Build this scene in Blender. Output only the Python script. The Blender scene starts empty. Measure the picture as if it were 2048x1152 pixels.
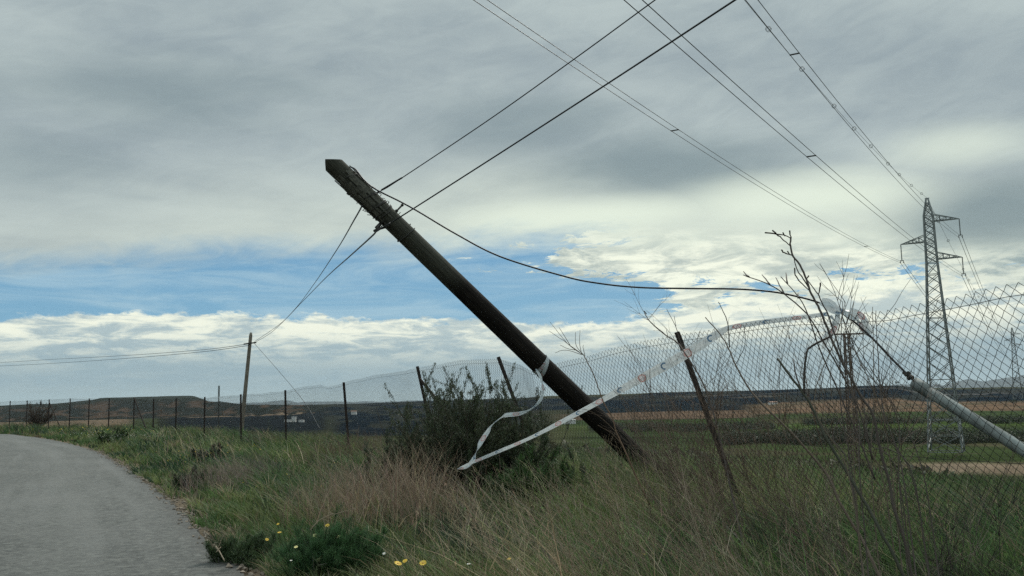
import bpy, math, random
import numpy as np
from mathutils import Vector, Matrix

rng = np.random.default_rng(7)
random.seed(7)
scene = bpy.context.scene
C = scene.collection

# ------------------------------------------------------------------ camera
F = 1850.0                       # focal length in photo pixels (2048 wide)
EYE = 1.4
PITCH = math.atan(221 / F)
ROLL = -math.atan(0.0227)
R_CAM = (Matrix.Rotation(math.radians(90) + PITCH, 4, 'X') @ Matrix.Rotation(ROLL, 4, 'Z'))
cam_d = bpy.data.cameras.new('camera')
cam = bpy.data.objects.new('camera', cam_d)
C.objects.link(cam)
cam.matrix_world = Matrix.Translation((0, 0, EYE)) @ R_CAM
cam_d.sensor_width = 36.0
cam_d.lens = F / 2048 * 36.0
cam_d.clip_start = 0.05
cam_d.clip_end = 60000
scene.camera = cam
R3 = np.array(R_CAM.to_3x3())


def ray(px, py):
    return R3 @ np.array([(px - 1024) / F, -(py - 576) / F, -1.0])


def pix(px, py, d):
    """world point seen at photo pixel (px, py) at forward distance d"""
    v = ray(px, py)
    return np.array([0, 0, EYE]) + v * (d / v[1])


def pixz(px, py, z):
    """world point seen at photo pixel (px, py) on the level z"""
    v = ray(px, py)
    return np.array([0, 0, EYE]) + v * ((z - EYE) / v[2])


def azel(px, py):
    v = ray(px, py)
    v = v / np.linalg.norm(v)
    return math.atan2(v[0], v[1]), math.asin(v[2])


def srgb(r, g, b, k=1.0):
    o = []
    for c in (r, g, b):
        c /= 255.0
        o.append(k * (c / 12.92 if c <= 0.04045 else ((c + 0.055) / 1.055) ** 2.4))
    return (o[0], o[1], o[2], 1.0)


scene.view_settings.view_transform = 'Standard'
scene.view_settings.look = 'None'
scene.view_settings.exposure = 0.0
scene.view_settings.gamma = 1.0
scene.cycles.volume_bounces = 0
scene.cycles.max_bounces = 6
scene.cycles.transparent_max_bounces = 8
scene.cycles.use_denoising = False
scene.cycles.sample_clamp_direct = 4.0
scene.cycles.sample_clamp_indirect = 1.0

# ------------------------------------------------------------------ node helper
class NT:
    def __init__(self, tree):
        self.t = tree
        self.n = tree.nodes
        self.l = tree.links

    def put(self, node, i, v):
        if v is None:
            return
        if isinstance(v, (int, float)):
            node.inputs[i].default_value = v
        elif isinstance(v, (tuple, list)):
            node.inputs[i].default_value = v
        else:
            self.l.new(v, node.inputs[i])

    def m(self, op, a, b=None, c=None, clamp=False):
        nd = self.n.new('ShaderNodeMath')
        nd.operation = op
        nd.use_clamp = clamp
        for i, v in enumerate((a, b, c)):
            self.put(nd, i, v)
        return nd.outputs[0]

    def add(self, a, b): return self.m('ADD', a, b)
    def sub(self, a, b): return self.m('SUBTRACT', a, b)
    def mul(self, a, b): return self.m('MULTIPLY', a, b)

    def smooth(self, x, lo, hi, o0=0.0, o1=1.0):
        nd = self.n.new('ShaderNodeMapRange')
        nd.interpolation_type = 'SMOOTHSTEP'
        self.put(nd, 0, x); self.put(nd, 1, lo); self.put(nd, 2, hi); self.put(nd, 3, o0); self.put(nd, 4, o1)
        return nd.outputs[0]

    def lin(self, x, lo, hi, o0=0.0, o1=1.0):
        nd = self.n.new('ShaderNodeMapRange')
        self.put(nd, 0, x); self.put(nd, 1, lo); self.put(nd, 2, hi); self.put(nd, 3, o0); self.put(nd, 4, o1)
        return nd.outputs[0]

    def xyz(self, x, y, z=0.0):
        nd = self.n.new('ShaderNodeCombineXYZ')
        self.put(nd, 0, x); self.put(nd, 1, y); self.put(nd, 2, z)
        return nd.outputs[0]

    def sep(self, v):
        nd = self.n.new('ShaderNodeSeparateXYZ')
        self.put(nd, 0, v)
        return nd.outputs

    def noise(self, vec, scale=1.0, detail=4.0, rough=0.55, dist=0.0, lac=2.0):
        nd = self.n.new('ShaderNodeTexNoise')
        self.put(nd, 'Vector', vec)
        nd.inputs['Scale'].default_value = scale
        nd.inputs['Detail'].default_value = detail
        nd.inputs['Roughness'].default_value = rough
        nd.inputs['Distortion'].default_value = dist
        nd.inputs['Lacunarity'].default_value = lac
        return nd.outputs[0]

    def mix(self, f, a, b, mode='MIX'):
        nd = self.n.new('ShaderNodeMix')
        nd.data_type = 'RGBA'
        nd.blend_type = mode
        self.put(nd, 0, f); self.put(nd, 6, a); self.put(nd, 7, b)
        return nd.outputs[2]

    def curve(self, x, pts):
        nd = self.n.new('ShaderNodeFloatCurve')
        self.put(nd, 1, x)
        cv = nd.mapping.curves[0]
        while len(cv.points) < len(pts):
            cv.points.new(0.5, 0.5)
        for p, (a, b) in zip(cv.points, pts):
            p.location = (a, b)
        nd.mapping.update()
        return nd.outputs[0]

    def new(self, typ): return self.n.new(typ)


# ------------------------------------------------------------------ sky and sun
SUN_AZ, SUN_EL = math.radians(24), math.radians(42)
world = bpy.data.worlds.new('World')
scene.world = world
world.use_nodes = True
W = NT(world.node_tree)
W.n.clear()
w_out = W.new('ShaderNodeOutputWorld')
w_bg = W.new('ShaderNodeBackground')
W.l.new(w_bg.outputs[0], w_out.inputs[0])
sky = W.new('ShaderNodeTexSky')
sky.sky_type = 'NISHITA'
sky.sun_disc = False
sky.sun_elevation = SUN_EL
sky.sun_rotation = SUN_AZ
sky.ozone_density = 3.0
sky.dust_density = 0.3
sky.air_density = 1.0
tc = W.new('ShaderNodeTexCoord')
gx, gy, gz = W.sep(tc.outputs['Generated'])
az = W.m('ARCTAN2', gx, gy)
el = W.m('ARCSINE', gz)
AZ0, AZ1, EL1 = -0.8, 0.8, 0.6
azn = W.lin(az, AZ0, AZ1)


def edge(points):
    pts = []
    for px, py in points:
        a, e = azel(px, py)
        pts.append(((a - AZ0) / (AZ1 - AZ0), max(0, e / EL1)))
    pts = [(0.0, pts[0][1])] + pts + [(1.0, pts[-1][1])]
    return W.mul(W.curve(azn, pts), EL1)


e_low = edge([(0, 640), (150, 632), (280, 628), (450, 630), (600, 632), (800, 640), (1000, 645), (1200, 645), (1350, 628), (1500, 600), (1700, 590), (2048, 560)])
e_up = edge([(0, 543), (200, 522), (350, 505), (500, 494), (700, 494), (850, 492), (950, 482), (1100, 478), (1300, 485), (1600, 500), (2048, 520)])
# flattened-with-distance cloud coordinates
inv = W.m('DIVIDE', 1.0, W.add(W.m('MAXIMUM', gz, 0.0), 0.09))
cx, cy = W.mul(gx, inv), W.mul(gy, inv)
plane = W.xyz(cx, cy, 0.0)
angv = W.xyz(W.mul(az, 1.0), W.mul(el, 1.0), 0.0)
glow_d = W.m('SQRT', W.add(W.m('POWER', W.mul(W.sub(az, azel(1480, 0)[0]), 0.75), 2.0), W.m('POWER', W.mul(W.sub(el, azel(1480, 500)[1]), 1.4), 2.0)))
glow = W.smooth(glow_d, 0.40, 0.02)

# blue gap: the physical sky
blue = W.mix(1.0, W.mix(1.0, sky.outputs[0], (0.060, 0.060, 0.060, 1), 'MULTIPLY'), (1.0, 1.0, 1.0, 1), 'MULTIPLY')
hz = W.smooth(el, 0.20, 0.05)
blue = W.mix(0.80, blue, W.mix(W.mul(hz, 0.55), srgb(90, 150, 192), srgb(130, 186, 212)))

# low cumulus bank
vlow = W.xyz(W.mul(az, 14.0), W.mul(el, 34.0), 3.0)
nb = W.noise(vlow, 2.6, 7.0, 0.64)
nb_s = W.noise(W.xyz(W.mul(az, 3.0), W.mul(el, 6.0), 8.0), 2.0, 3.0)
bump = W.add(W.mul(W.sub(nb, 0.5), 0.036), W.mul(W.sub(nb_s, 0.5), 0.012))
h_low = W.sub(W.add(e_low, bump), el)
m_low = W.smooth(h_low, -0.0025, 0.004)
nl = W.noise(W.xyz(W.mul(az, 9.0), W.mul(el, 40.0), 1.0), 2.2, 9.0, 0.66, 0.4)
nl2 = W.noise(W.xyz(W.mul(az, 3.0), W.mul(el, 22.0), 5.0), 2.0, 5.0, 0.55)
lum = W.add(W.mul(nl, 0.65), W.mul(nl2, 0.35))
lum = W.smooth(lum, 0.42, 0.575)
topl = W.smooth(h_low, 0.075, 0.0)                      # sunlit crowns of the bank
lum = W.add(W.mul(lum, W.lin(topl, 0, 1, 0.50, 0.80)), W.mul(topl, 0.20))
lum = W.add(lum, W.mul(glow, 0.18))
c_low = W.mix(lum, srgb(150, 174, 184), srgb(244, 247, 228))
smooth_h = W.smooth(el, 0.075, 0.03)
c_low = W.mix(W.mul(smooth_h, 0.85), c_low, srgb(154, 175, 181))
c_low = W.mix(W.mul(W.smooth(el, 0.028, 0.004), 0.8), c_low, srgb(178, 193, 188))

# altocumulus on the right, thinning into the blue gap
m3n = W.noise(W.xyz(W.mul(az, 11.0), W.mul(el, 46.0), 11.0), 1.7, 9.0, 0.70, 0.5)
cov = W.smooth(az, azel(850, 500)[0], azel(1420, 560)[0], 0.22, 0.78)
cov = W.add(cov, W.smooth(W.m('ABSOLUTE', W.sub(el, azel(1150, 518)[1])), 0.035, 0.0, -0.10, 0.10))
gap_a, gap_e = azel(1120, 605)
gap = W.smooth(W.m('SQRT', W.add(W.m('POWER', W.mul(W.sub(az, gap_a), 1 / 0.15), 2.0), W.m('POWER', W.mul(W.sub(el, gap_e), 1 / 0.026), 2.0))), 1.0, 0.2)
cov = W.sub(cov, W.mul(gap, 0.40))
thr = W.sub(0.88, W.mul(cov, 0.72))
m_3 = W.mul(W.smooth(W.sub(m3n, thr), -0.01, 0.06), W.smooth(az, azel(840, 500)[0], azel(960, 500)[0]))
n3c = W.noise(W.xyz(W.mul(az, 9.0), W.mul(el, 36.0), 17.0), 1.8, 9.0, 0.66, 0.4)
l3 = W.smooth(n3c, 0.36, 0.63)
l3 = W.add(W.mul(l3, 0.75), W.mul(glow, 0.35))
l3 = W.sub(l3, W.smooth(az, azel(1700, 500)[0], azel(1950, 500)[0], 0.0, 0.25))
c_3 = W.mix(l3, srgb(134, 154, 158), srgb(246, 250, 230))

# high grey sheet
nu = W.noise(W.xyz(W.mul(az, 3.2), W.mul(el, 10.0), 21.0), 1.0, 5.0, 0.55, 0.5)
rot = W.xyz(W.add(W.mul(cx, 0.5), W.mul(cy, 0.35)), W.sub(W.mul(cy, 0.9), W.mul(cx, 0.6)), 4.0)
nu2 = W.noise(rot, 1.25, 7.0, 0.55, 0.6)
nu3 = W.noise(W.xyz(W.add(W.mul(az, 5.0), W.mul(el, 6.0)), W.sub(W.mul(el, 18.0), W.mul(az, 5.0)), 2.0), 2.0, 7.0, 0.62, 0.8)
h_up = W.sub(W.add(el, W.add(W.mul(W.sub(nu, 0.5), 0.05), W.mul(W.sub(nb, 0.5), 0.012))), e_up)
m_up = W.smooth(W.add(h_up, W.mul(W.sub(nu3, 0.5), 0.035)), -0.020, 0.022)
lu = W.add(W.add(W.mul(W.smooth(nu, 0.3, 0.7), 0.42), W.mul(W.smooth(nu2, 0.3, 0.7), 0.33)), W.mul(W.smooth(nu3, 0.3, 0.7), 0.25))
c_up = W.mix(lu, srgb(143, 157, 164), srgb(184, 196, 195))
rim = W.mul(W.smooth(h_up, 0.11, 0.0), W.smooth(az, -0.5, 0.25, 0.35, 1.0))
rim = W.mul(rim, W.smooth(nu2, 0.2, 0.6, 0.6, 1.0))
c_up = W.mix(rim, c_up, srgb(222, 231, 215))
nd = W.noise(W.xyz(W.mul(az, 4.5), W.mul(el, 12.0), 33.0), 1.2, 5.0, 0.55, 0.4)


def blob(px, py, sx, sy):
    a, e = azel(px, py)
    d = W.m('SQRT', W.add(W.m('POWER', W.mul(W.sub(az, a), 1.0 / sx), 2.0), W.m('POWER', W.mul(W.sub(el, e), 1.0 / sy), 2.0)))
    return W.smooth(W.add(d, W.mul(W.sub(nd, 0.5), 1.1)), 1.1, 0.1)


dk = W.m('MAXIMUM', W.mul(blob(1330, 330, 0.19, 0.05), 0.75), W.mul(blob(1995, 425, 0.14, 0.055), 0.85))
dk = W.m('MAXIMUM', dk, W.mul(blob(1050, 250, 0.15, 0.05), 0.5))
dk = W.m('MAXIMUM', dk, W.mul(blob(330, 190, 0.22, 0.055), 0.55))
dk = W.m('MAXIMUM', dk, W.mul(blob(60, 330, 0.12, 0.05), 0.4))
c_up = W.mix(W.m('MINIMUM', dk, 1.0), c_up, srgb(119, 137, 143))
br = W.m('MAXIMUM', W.mul(blob(1600, 400, 0.17, 0.035), 0.8), W.mul(blob(1930, 290, 0.1, 0.03), 0.55))
br = W.m('MAXIMUM', br, W.mul(blob(1200, 430, 0.2, 0.025), 0.75))
c_up = W.mix(br, c_up, srgb(230, 240, 222))

wisp = W.noise(W.xyz(W.mul(az, 3.5), W.mul(el, 24.0), 41.0), 1.6, 7.0, 0.62, 0.9)
blue = W.mix(W.add(0.06, W.mul(W.smooth(wisp, 0.42, 0.72), 0.5)), blue, srgb(180, 206, 216))
col = W.mix(m_3, blue, c_3)
col = W.mix(m_low, col, c_low)
col = W.mix(m_up, col, c_up)
# sky gain added above view and round the hidden sun, to brighten the ground
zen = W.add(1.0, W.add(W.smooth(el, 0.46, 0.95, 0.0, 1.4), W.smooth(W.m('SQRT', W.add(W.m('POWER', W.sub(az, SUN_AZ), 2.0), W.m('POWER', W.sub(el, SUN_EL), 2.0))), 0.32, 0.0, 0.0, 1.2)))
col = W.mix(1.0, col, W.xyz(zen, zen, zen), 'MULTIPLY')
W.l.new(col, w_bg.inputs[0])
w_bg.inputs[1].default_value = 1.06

sun_d = bpy.data.lights.new('sun', 'SUN')
sun_d.energy = 2.0
sun_d.angle = math.radians(12)
sun_d.color = (1.0, 0.94, 0.84)
sun = bpy.data.objects.new('sun', sun_d)
C.objects.link(sun)
sv = Vector((math.sin(SUN_AZ) * math.cos(SUN_EL), math.cos(SUN_AZ) * math.cos(SUN_EL), math.sin(SUN_EL)))
sun.rotation_euler = sv.to_track_quat('Z', 'Y').to_euler()

# ------------------------------------------------------------------ object helpers
def tag(o, label=None, cat=None, group=None, kind=None):
    if label: o['label'] = label
    if cat: o['category'] = cat
    if group: o['group'] = group
    if kind: o['kind'] = kind
    return o


def thing(name, label, cat, loc=(0, 0, 0), group=None):
    o = bpy.data.objects.new(name, None)
    C.objects.link(o)
    o.location = loc
    o.empty_display_size = 0.2
    return tag(o, label, cat, group)


class MB:
    """collects polygons; build() links them as one mesh object"""
    def __init__(self):
        self.v = []; self.f = []; self.n = 0; self.uv = []; self.c = []

    def addv(self, verts, faces, uv=None, col=None):
        verts = np.asarray(verts, float).reshape(-1, 3)
        self.v.append(verts)
        for f in faces:
            self.f.append(tuple(i + self.n for i in f))
        self.n += len(verts)
        if uv is not None: self.uv.append(np.asarray(uv, float))
        if col is not None: self.c.append(np.broadcast_to(np.asarray(col, float), (len(verts), 3)))

    def tube(self, pts, rad, sides=5, cap=True, col=None):
        pts = np.asarray(pts, float)
        n = len(pts)
        rad = np.broadcast_to(np.asarray(rad, float), (n,))
        tan = np.gradient(pts, axis=0)
        tan /= np.linalg.norm(tan, axis=1, keepdims=True) + 1e-12
        ref = np.array([0.0, 0, 1]) if abs(tan[0][2]) < 0.9 else np.array([1.0, 0, 0])
        u = np.cross(tan[0], ref); u /= np.linalg.norm(u)
        vs = []
        a = np.arange(sides) * 2 * math.pi / sides
        for i in range(n):
            u = u - tan[i] * np.dot(u, tan[i]); u /= np.linalg.norm(u) + 1e-12
            w = np.cross(tan[i], u)
            vs.append(pts[i] + rad[i] * (np.cos(a)[:, None] * u + np.sin(a)[:, None] * w))
        fs = []
        for i in range(n - 1):
            for k in range(sides):
                k2 = (k + 1) % sides
                fs.append((i * sides + k, i * sides + k2, (i + 1) * sides + k2, (i + 1) * sides + k))
        if cap:
            fs.append(tuple(range(sides))[::-1])
            fs.append(tuple((n - 1) * sides + k for k in range(sides)))
        self.addv(np.concatenate(vs), fs, col=col)

    def bar(self, a, b, w, h=None, up=(0, 0, 1)):
        a = np.asarray(a, float); b = np.asarray(b, float)
        h = w if h is None else h
        t = b - a; t /= np.linalg.norm(t)
        up = np.asarray(up, float)
        if abs(np.dot(t, up)) > 0.95: up = np.array([0.0, 1, 0])
        s = np.cross(t, up); s /= np.linalg.norm(s)
        q = np.cross(s, t)
        vs = []
        for p in (a, b):
            for i, j in ((-1, -1), (1, -1), (1, 1), (-1, 1)):
                vs.append(p + s * i * w / 2 + q * j * h / 2)
        self.addv(vs, [(3, 2, 1, 0), (4, 5, 6, 7), (0, 1, 5, 4), (1, 2, 6, 5), (2, 3, 7, 6), (3, 0, 4, 7)])

    def box(self, lo, hi):
        x0, y0, z0 = lo; x1, y1, z1 = hi
        self.addv([(x0, y0, z0), (x1, y0, z0), (x1, y1, z0), (x0, y1, z0), (x0, y0, z1), (x1, y0, z1), (x1, y1, z1), (x0, y1, z1)],
                  [(3, 2, 1, 0), (4, 5, 6, 7), (0, 1, 5, 4), (1, 2, 6, 5), (2, 3, 7, 6), (3, 0, 4, 7)])

    def build(self, name, mat, parent=None, smooth=False, origin=None):
        v = np.concatenate(self.v)
        if origin is not None:
            v = v - np.asarray(origin)
        me = bpy.data.meshes.new(name)
        me.from_pydata([tuple(p) for p in v], [], self.f)
        if self.uv:
            uvl = me.uv_layers.new(name='UVMap')
            allu = np.concatenate(self.uv)
            li = np.zeros(len(me.loops), dtype=np.int32)
            me.loops.foreach_get('vertex_index', li)
            uvl.data.foreach_set('uv', allu[li].ravel())
        if self.c:
            cc = np.concatenate(self.c)
            at = me.color_attributes.new('Col', 'FLOAT_COLOR', 'POINT')
            at.data.foreach_set('color', np.concatenate([cc, np.ones((len(cc), 1))], 1).astype(np.float32).ravel())
        if smooth:
            me.polygons.foreach_set('use_smooth', [True] * len(me.polygons))
        me.materials.append(mat)
        o = bpy.data.objects.new(name, me)
        C.objects.link(o)
        if parent is not None:
            o.parent = parent
            o.location = -Vector(parent.location) if origin is None else Vector(np.asarray(origin)) - Vector(parent.location)
        elif origin is not None:
            o.location = Vector(np.asarray(origin))
        return o


def raw_mesh(name, verts, quads, mat, cols=None, smooth=False, parent=None):
    """fast big mesh: verts (N,3), quads (M,k) int array"""
    verts = np.ascontiguousarray(verts, dtype=np.float32)
    quads = np.ascontiguousarray(quads, dtype=np.int32)
    k = quads.shape[1]
    me = bpy.data.meshes.new(name)
    me.vertices.add(len(verts))
    me.vertices.foreach_set('co', verts.ravel())
    me.loops.add(quads.size)
    me.loops.foreach_set('vertex_index', quads.ravel())
    me.polygons.add(len(quads))
    me.polygons.foreach_set('loop_start', np.arange(len(quads), dtype=np.int32) * k)
    if smooth:
        me.polygons.foreach_set('use_smooth', np.ones(len(quads), dtype=bool))
    me.update(calc_edges=True)
    if cols is not None:
        at = me.color_attributes.new('Col', 'FLOAT_COLOR', 'POINT')
        cc = np.concatenate([cols, np.ones((len(cols), 1))], 1).astype(np.float32)
        at.data.foreach_set('color', cc.ravel())
    me.materials.append(mat)
    o = bpy.data.objects.new(name, me)
    C.objects.link(o)
    if parent is not None:
        o.parent = parent
        o.location = -Vector(parent.location)
    return o


def catmull(pts, n=8):
    P = np.asarray(pts, float)
    P = np.concatenate([[2 * P[0] - P[1]], P, [2 * P[-1] - P[-2]]])
    out = []
    for i in range(1, len(P) - 2):
        p0, p1, p2, p3 = P[i - 1], P[i], P[i + 1], P[i + 2]
        for t in np.linspace(0, 1, n, endpoint=False):
            out.append(0.5 * ((2 * p1) + (-p0 + p2) * t + (2 * p0 - 5 * p1 + 4 * p2 - p3) * t ** 2 + (-p0 + 3 * p1 - 3 * p2 + p3) * t ** 3))
    out.append(P[-2])
    return np.array(out)


# value noise -------------------------------------------------------
_perm = np.random.default_rng(3).random((256, 256))


def vnoise(x, y, seed=0):
    x = np.asarray(x, float) + seed * 17.3; y = np.asarray(y, float) + seed * 9.1
    xi = np.floor(x).astype(int); yi = np.floor(y).astype(int)
    fx = x - xi; fy = y - yi
    fx = fx * fx * (3 - 2 * fx); fy = fy * fy * (3 - 2 * fy)
    g = lambda a, b: _perm[a & 255, b & 255]
    return (g(xi, yi) * (1 - fx) + g(xi + 1, yi) * fx) * (1 - fy) + (g(xi, yi + 1) * (1 - fx) + g(xi + 1, yi + 1) * fx) * fy


def fbm(x, y, oct=4, seed=0):
    s = 0; a = 0.5; t = 0
    for i in range(oct):
        s = s + a * vnoise(x * 2 ** i, y * 2 ** i, seed + i); t += a; a *= 0.5
    return s / t


def sstep(a, b, x):
    t = np.clip((x - a) / (b - a), 0, 1)
    return t * t * (3 - 2 * t)


# ------------------------------------------------------------------ materials
def mat(name):
    m = bpy.data.materials.new(name)
    m.use_nodes = True
    nt = NT(m.node_tree)
    b = nt.n['Principled BSDF']
    return m, nt, b


def simple(name, color, rough=0.6, metal=0.0, var=0.25, scale=8.0, bump=0.0, spec=0.4):
    m, nt, b = mat(name)
    t = nt.new('ShaderNodeTexCoord')
    n = nt.noise(t.outputs['Object'], scale, 5.0, 0.6)
    c = nt.mix(nt.smooth(n, 0.3, 0.7), tuple(x * (1 - var) for x in color[:3]) + (1,), tuple(min(1, x * (1 + var)) for x in color[:3]) + (1,))
    nt.l.new(c, b.inputs['Base Color'])
    b.inputs['Roughness'].default_value = rough
    b.inputs['Metallic'].default_value = metal
    b.inputs['Specular IOR Level'].default_value = spec
    if bump:
        bp = nt.new('ShaderNodeBump')
        bp.inputs['Strength'].default_value = bump
        nt.l.new(n, bp.inputs['Height'])
        nt.l.new(bp.outputs[0], b.inputs['Normal'])
    return m


def leafmat(name, trans=0.35, rough=0.6, gain=1.0, spec=0.25):
    """plant tissue: colour from the plant's own vertex colours, lets some light through"""
    m, nt, b = mat(name)
    a = nt.new('ShaderNodeAttribute'); a.attribute_name = 'Col'
    c = a.outputs['Color']
    if gain != 1.0:
        c = nt.mix(1.0, c, (gain, gain, gain, 1), 'MULTIPLY')
    nt.l.new(c, b.inputs['Base Color'])
    b.inputs['Roughness'].default_value = rough
    b.inputs['Specular IOR Level'].default_value = spec
    tr = nt.new('ShaderNodeBsdfTranslucent')
    nt.l.new(c, tr.inputs[0])
    mx = nt.new('ShaderNodeMixShader')
    mx.inputs[0].default_value = trans
    nt.l.new(b.outputs[0], mx.inputs[1]); nt.l.new(tr.outputs[0], mx.inputs[2])
    nt.l.new(mx.outputs[0], nt.n['Material Output'].inputs[0])
    return m


M_GRASS = leafmat('grass_blades', 0.40)
M_DRY = leafmat('dry_stems', 0.30, 0.7)
M_LEAF = leafmat('shrub_leaves', 0.25)
M_FLOWER = leafmat('petals', 0.4, 0.5)
M_STEEL = simple('galvanised_steel', (0.20, 0.22, 0.215), 0.5, 0.5, 0.2, 3.0)
M_RUST = simple('rusty_angle_iron', (0.030, 0.021, 0.017), 0.75, 0.2, 0.5, 14.0, 0.3)
M_WIRE = simple('fence_wire', (0.022, 0.022, 0.020), 0.7, 0.0, 0.3, 2.0, 0.0, 0.2)
M_CABLE = simple('black_cable_sheath', (0.012, 0.012, 0.013), 0.45, 0.0, 0.2, 4.0)
M_COND = simple('aluminium_conductor', (0.07, 0.075, 0.075), 0.5, 0.5, 0.2, 1.0)
M_GUARD = simple('grey_guard_tube', (0.185, 0.205, 0.195), 0.75, 0.0, 0.32, 7.0, 0.15, 0.25)
M_IRON = simple('dark_fittings', (0.05, 0.048, 0.042), 0.6, 0.4, 0.3, 30.0)
M_INS = simple('insulator_glass', (0.06, 0.075, 0.07), 0.25, 0.0, 0.2, 5.0)
M_WHITEWALL = simple('limewashed_wall', (0.62, 0.61, 0.58), 0.8, 0.0, 0.08, 1.0)
M_TILE = simple('clay_roof', (0.26, 0.13, 0.08), 0.8, 0.0, 0.25, 2.0)
M_DARKWIN = simple('dark_opening', (0.03, 0.03, 0.035), 0.4, 0.0, 0.2, 2.0)
M_STONE = simple('pebbles', (0.22, 0.18, 0.14), 0.85, 0.0, 0.4, 30.0, 0.2)


def wood_material():
    m, nt, b = mat('weathered_pole_wood')
    t = nt.new('ShaderNodeTexCoord')
    u = t.outputs['UV']
    ux, uy, _ = nt.sep(u)
    v = nt.xyz(nt.mul(ux, 26.0), nt.mul(uy, 0.9), 0.0)
    n = nt.noise(v, 3.0, 8.0, 0.65, 0.4)
    n2 = nt.noise(nt.xyz(nt.mul(ux, 3.0), nt.mul(uy, 1.5), 4.0), 1.5, 5.0, 0.6)
    c = nt.mix(nt.smooth(n, 0.35, 0.68), (0.0035, 0.003, 0.0026, 1), (0.026, 0.021, 0.017, 1))
    # the top metre has lost its tar and gone grey
    top = nt.smooth(nt.add(uy, nt.mul(nt.sub(n2, 0.5), 0.5)), 4.35, 4.75)
    c = nt.mix(top, c, nt.mix(nt.smooth(n, 0.3, 0.7), (0.025, 0.026, 0.020, 1), (0.085, 0.085, 0.066, 1)))
    c = nt.mix(nt.mul(nt.smooth(n2, 0.55, 0.8), 0.4), c, (0.035, 0.026, 0.018, 1))
    nt.l.new(c, b.inputs['Base Color'])
    b.inputs['Roughness'].default_value = 0.85
    b.inputs['Specular IOR Level'].default_value = 0.15
    bp = nt.new('ShaderNodeBump'); bp.inputs['Strength'].default_value = 0.8; bp.inputs['Distance'].default_value = 0.012
    nt.l.new(n, bp.inputs['Height']); nt.l.new(bp.outputs[0], b.inputs['Normal'])
    return m


M_WOOD = wood_material()


def tape_material():
    m, nt, b = mat('printed_barrier_tape')
    t = nt.new('ShaderNodeTexCoord')
    ux, uy, _ = nt.sep(t.outputs['UV'])          # ux: metres along, uy: metres from the middle
    P = 0.50

    def ring(c0, r0, wd):
        du = nt.sub(nt.m('FLOORED_MODULO', nt.add(ux, c0), P), P / 2)
        d = nt.m('SQRT', nt.add(nt.mul(du, du), nt.mul(uy, uy)))
        return nt.m('LESS_THAN', nt.m('ABSOLUTE', nt.sub(d, r0)), wd), nt.m('LESS_THAN', d, r0), du
    rr, rin, _ = ring(0.0, 0.034, 0.0055)
    br, bin_, bdu = ring(0.25, 0.027, 0.007)
    bgap = nt.m('GREATER_THAN', nt.add(bdu, nt.mul(uy, 0.6)), -0.012)
    # lettering too small to read: fine grey rows between the badges
    lx = nt.noise(nt.xyz(nt.mul(ux, 160.0), nt.mul(nt.m('FLOOR', nt.mul(uy, 90.0)), 7.0), 0.0), 1.0, 2.0, 0.5)
    rows = nt.m('LESS_THAN', nt.m('ABSOLUTE', nt.sub(nt.m('FLOORED_MODULO', nt.mul(uy, 90.0), 1.0), 0.5)), 0.3)
    q = nt.m('ABSOLUTE', nt.sub(nt.m('FLOORED_MODULO', nt.add(ux, 0.125), 0.25), 0.125))
    zone = nt.mul(nt.m('GREATER_THAN', q, -1.0), nt.m('LESS_THAN', q, 0.065))
    inr = nt.m('LESS_THAN', nt.m('ABSOLUTE', uy), 0.024)
    txt = nt.mul(nt.mul(nt.m('GREATER_THAN', lx, 0.5), rows), nt.mul(zone, inr))
    n = nt.noise(t.outputs['Object'], 25.0, 4.0, 0.6)
    base = nt.mix(n, (0.50, 0.55, 0.57, 1), (0.74, 0.79, 0.80, 1))
    c = nt.mix(nt.mul(txt, 0.55), base, (0.20, 0.24, 0.28, 1))
    c = nt.mix(nt.mul(rin, 0.25), c, (0.6, 0.36, 0.34, 1))
    c = nt.mix(nt.mul(rr, 0.70), c, (0.48, 0.16, 0.14, 1))
    c = nt.mix(nt.mul(nt.mul(br, bgap), 0.9), c, (0.04, 0.13, 0.24, 1))
    nt.l.new(c, b.inputs['Base Color'])
    b.inputs['Roughness'].default_value = 0.35
    tr = nt.new('ShaderNodeBsdfTranslucent'); nt.l.new(c, tr.inputs[0])
    mx = nt.new('ShaderNodeMixShader'); mx.inputs[0].default_value = 0.4
    nt.l.new(b.outputs[0], mx.inputs[1]); nt.l.new(tr.outputs[0], mx.inputs[2])
    nt.l.new(mx.outputs[0], nt.n['Material Output'].inputs[0])
    return m


M_TAPE = tape_material()

# ------------------------------------------------------------------ layout in plan
# road: right edge traced on the level ground
edge_px = [(500, 1152), (430, 1090), (350, 1010), (290, 960), (230, 922), (180, 898), (100, 879), (40, 871), (0, 868)]
EDGE = [pixz(px, py, 0.03)[:2] for px, py in edge_px]
e0, e1 = EDGE[0], EDGE[1]
EDGE = [np.array(p) for p in ((4.3, -26), (3.2, -14), (2.15, -6), (0.85, 0.0), (-0.55, 4.0))] + EDGE
EDGE += [EDGE[-1] + np.array(p) for p in ((-9.0, 6.0), (-24.0, 13.5), (-60.0, 24.0))]
EDGE = catmull(EDGE, 10)

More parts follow.
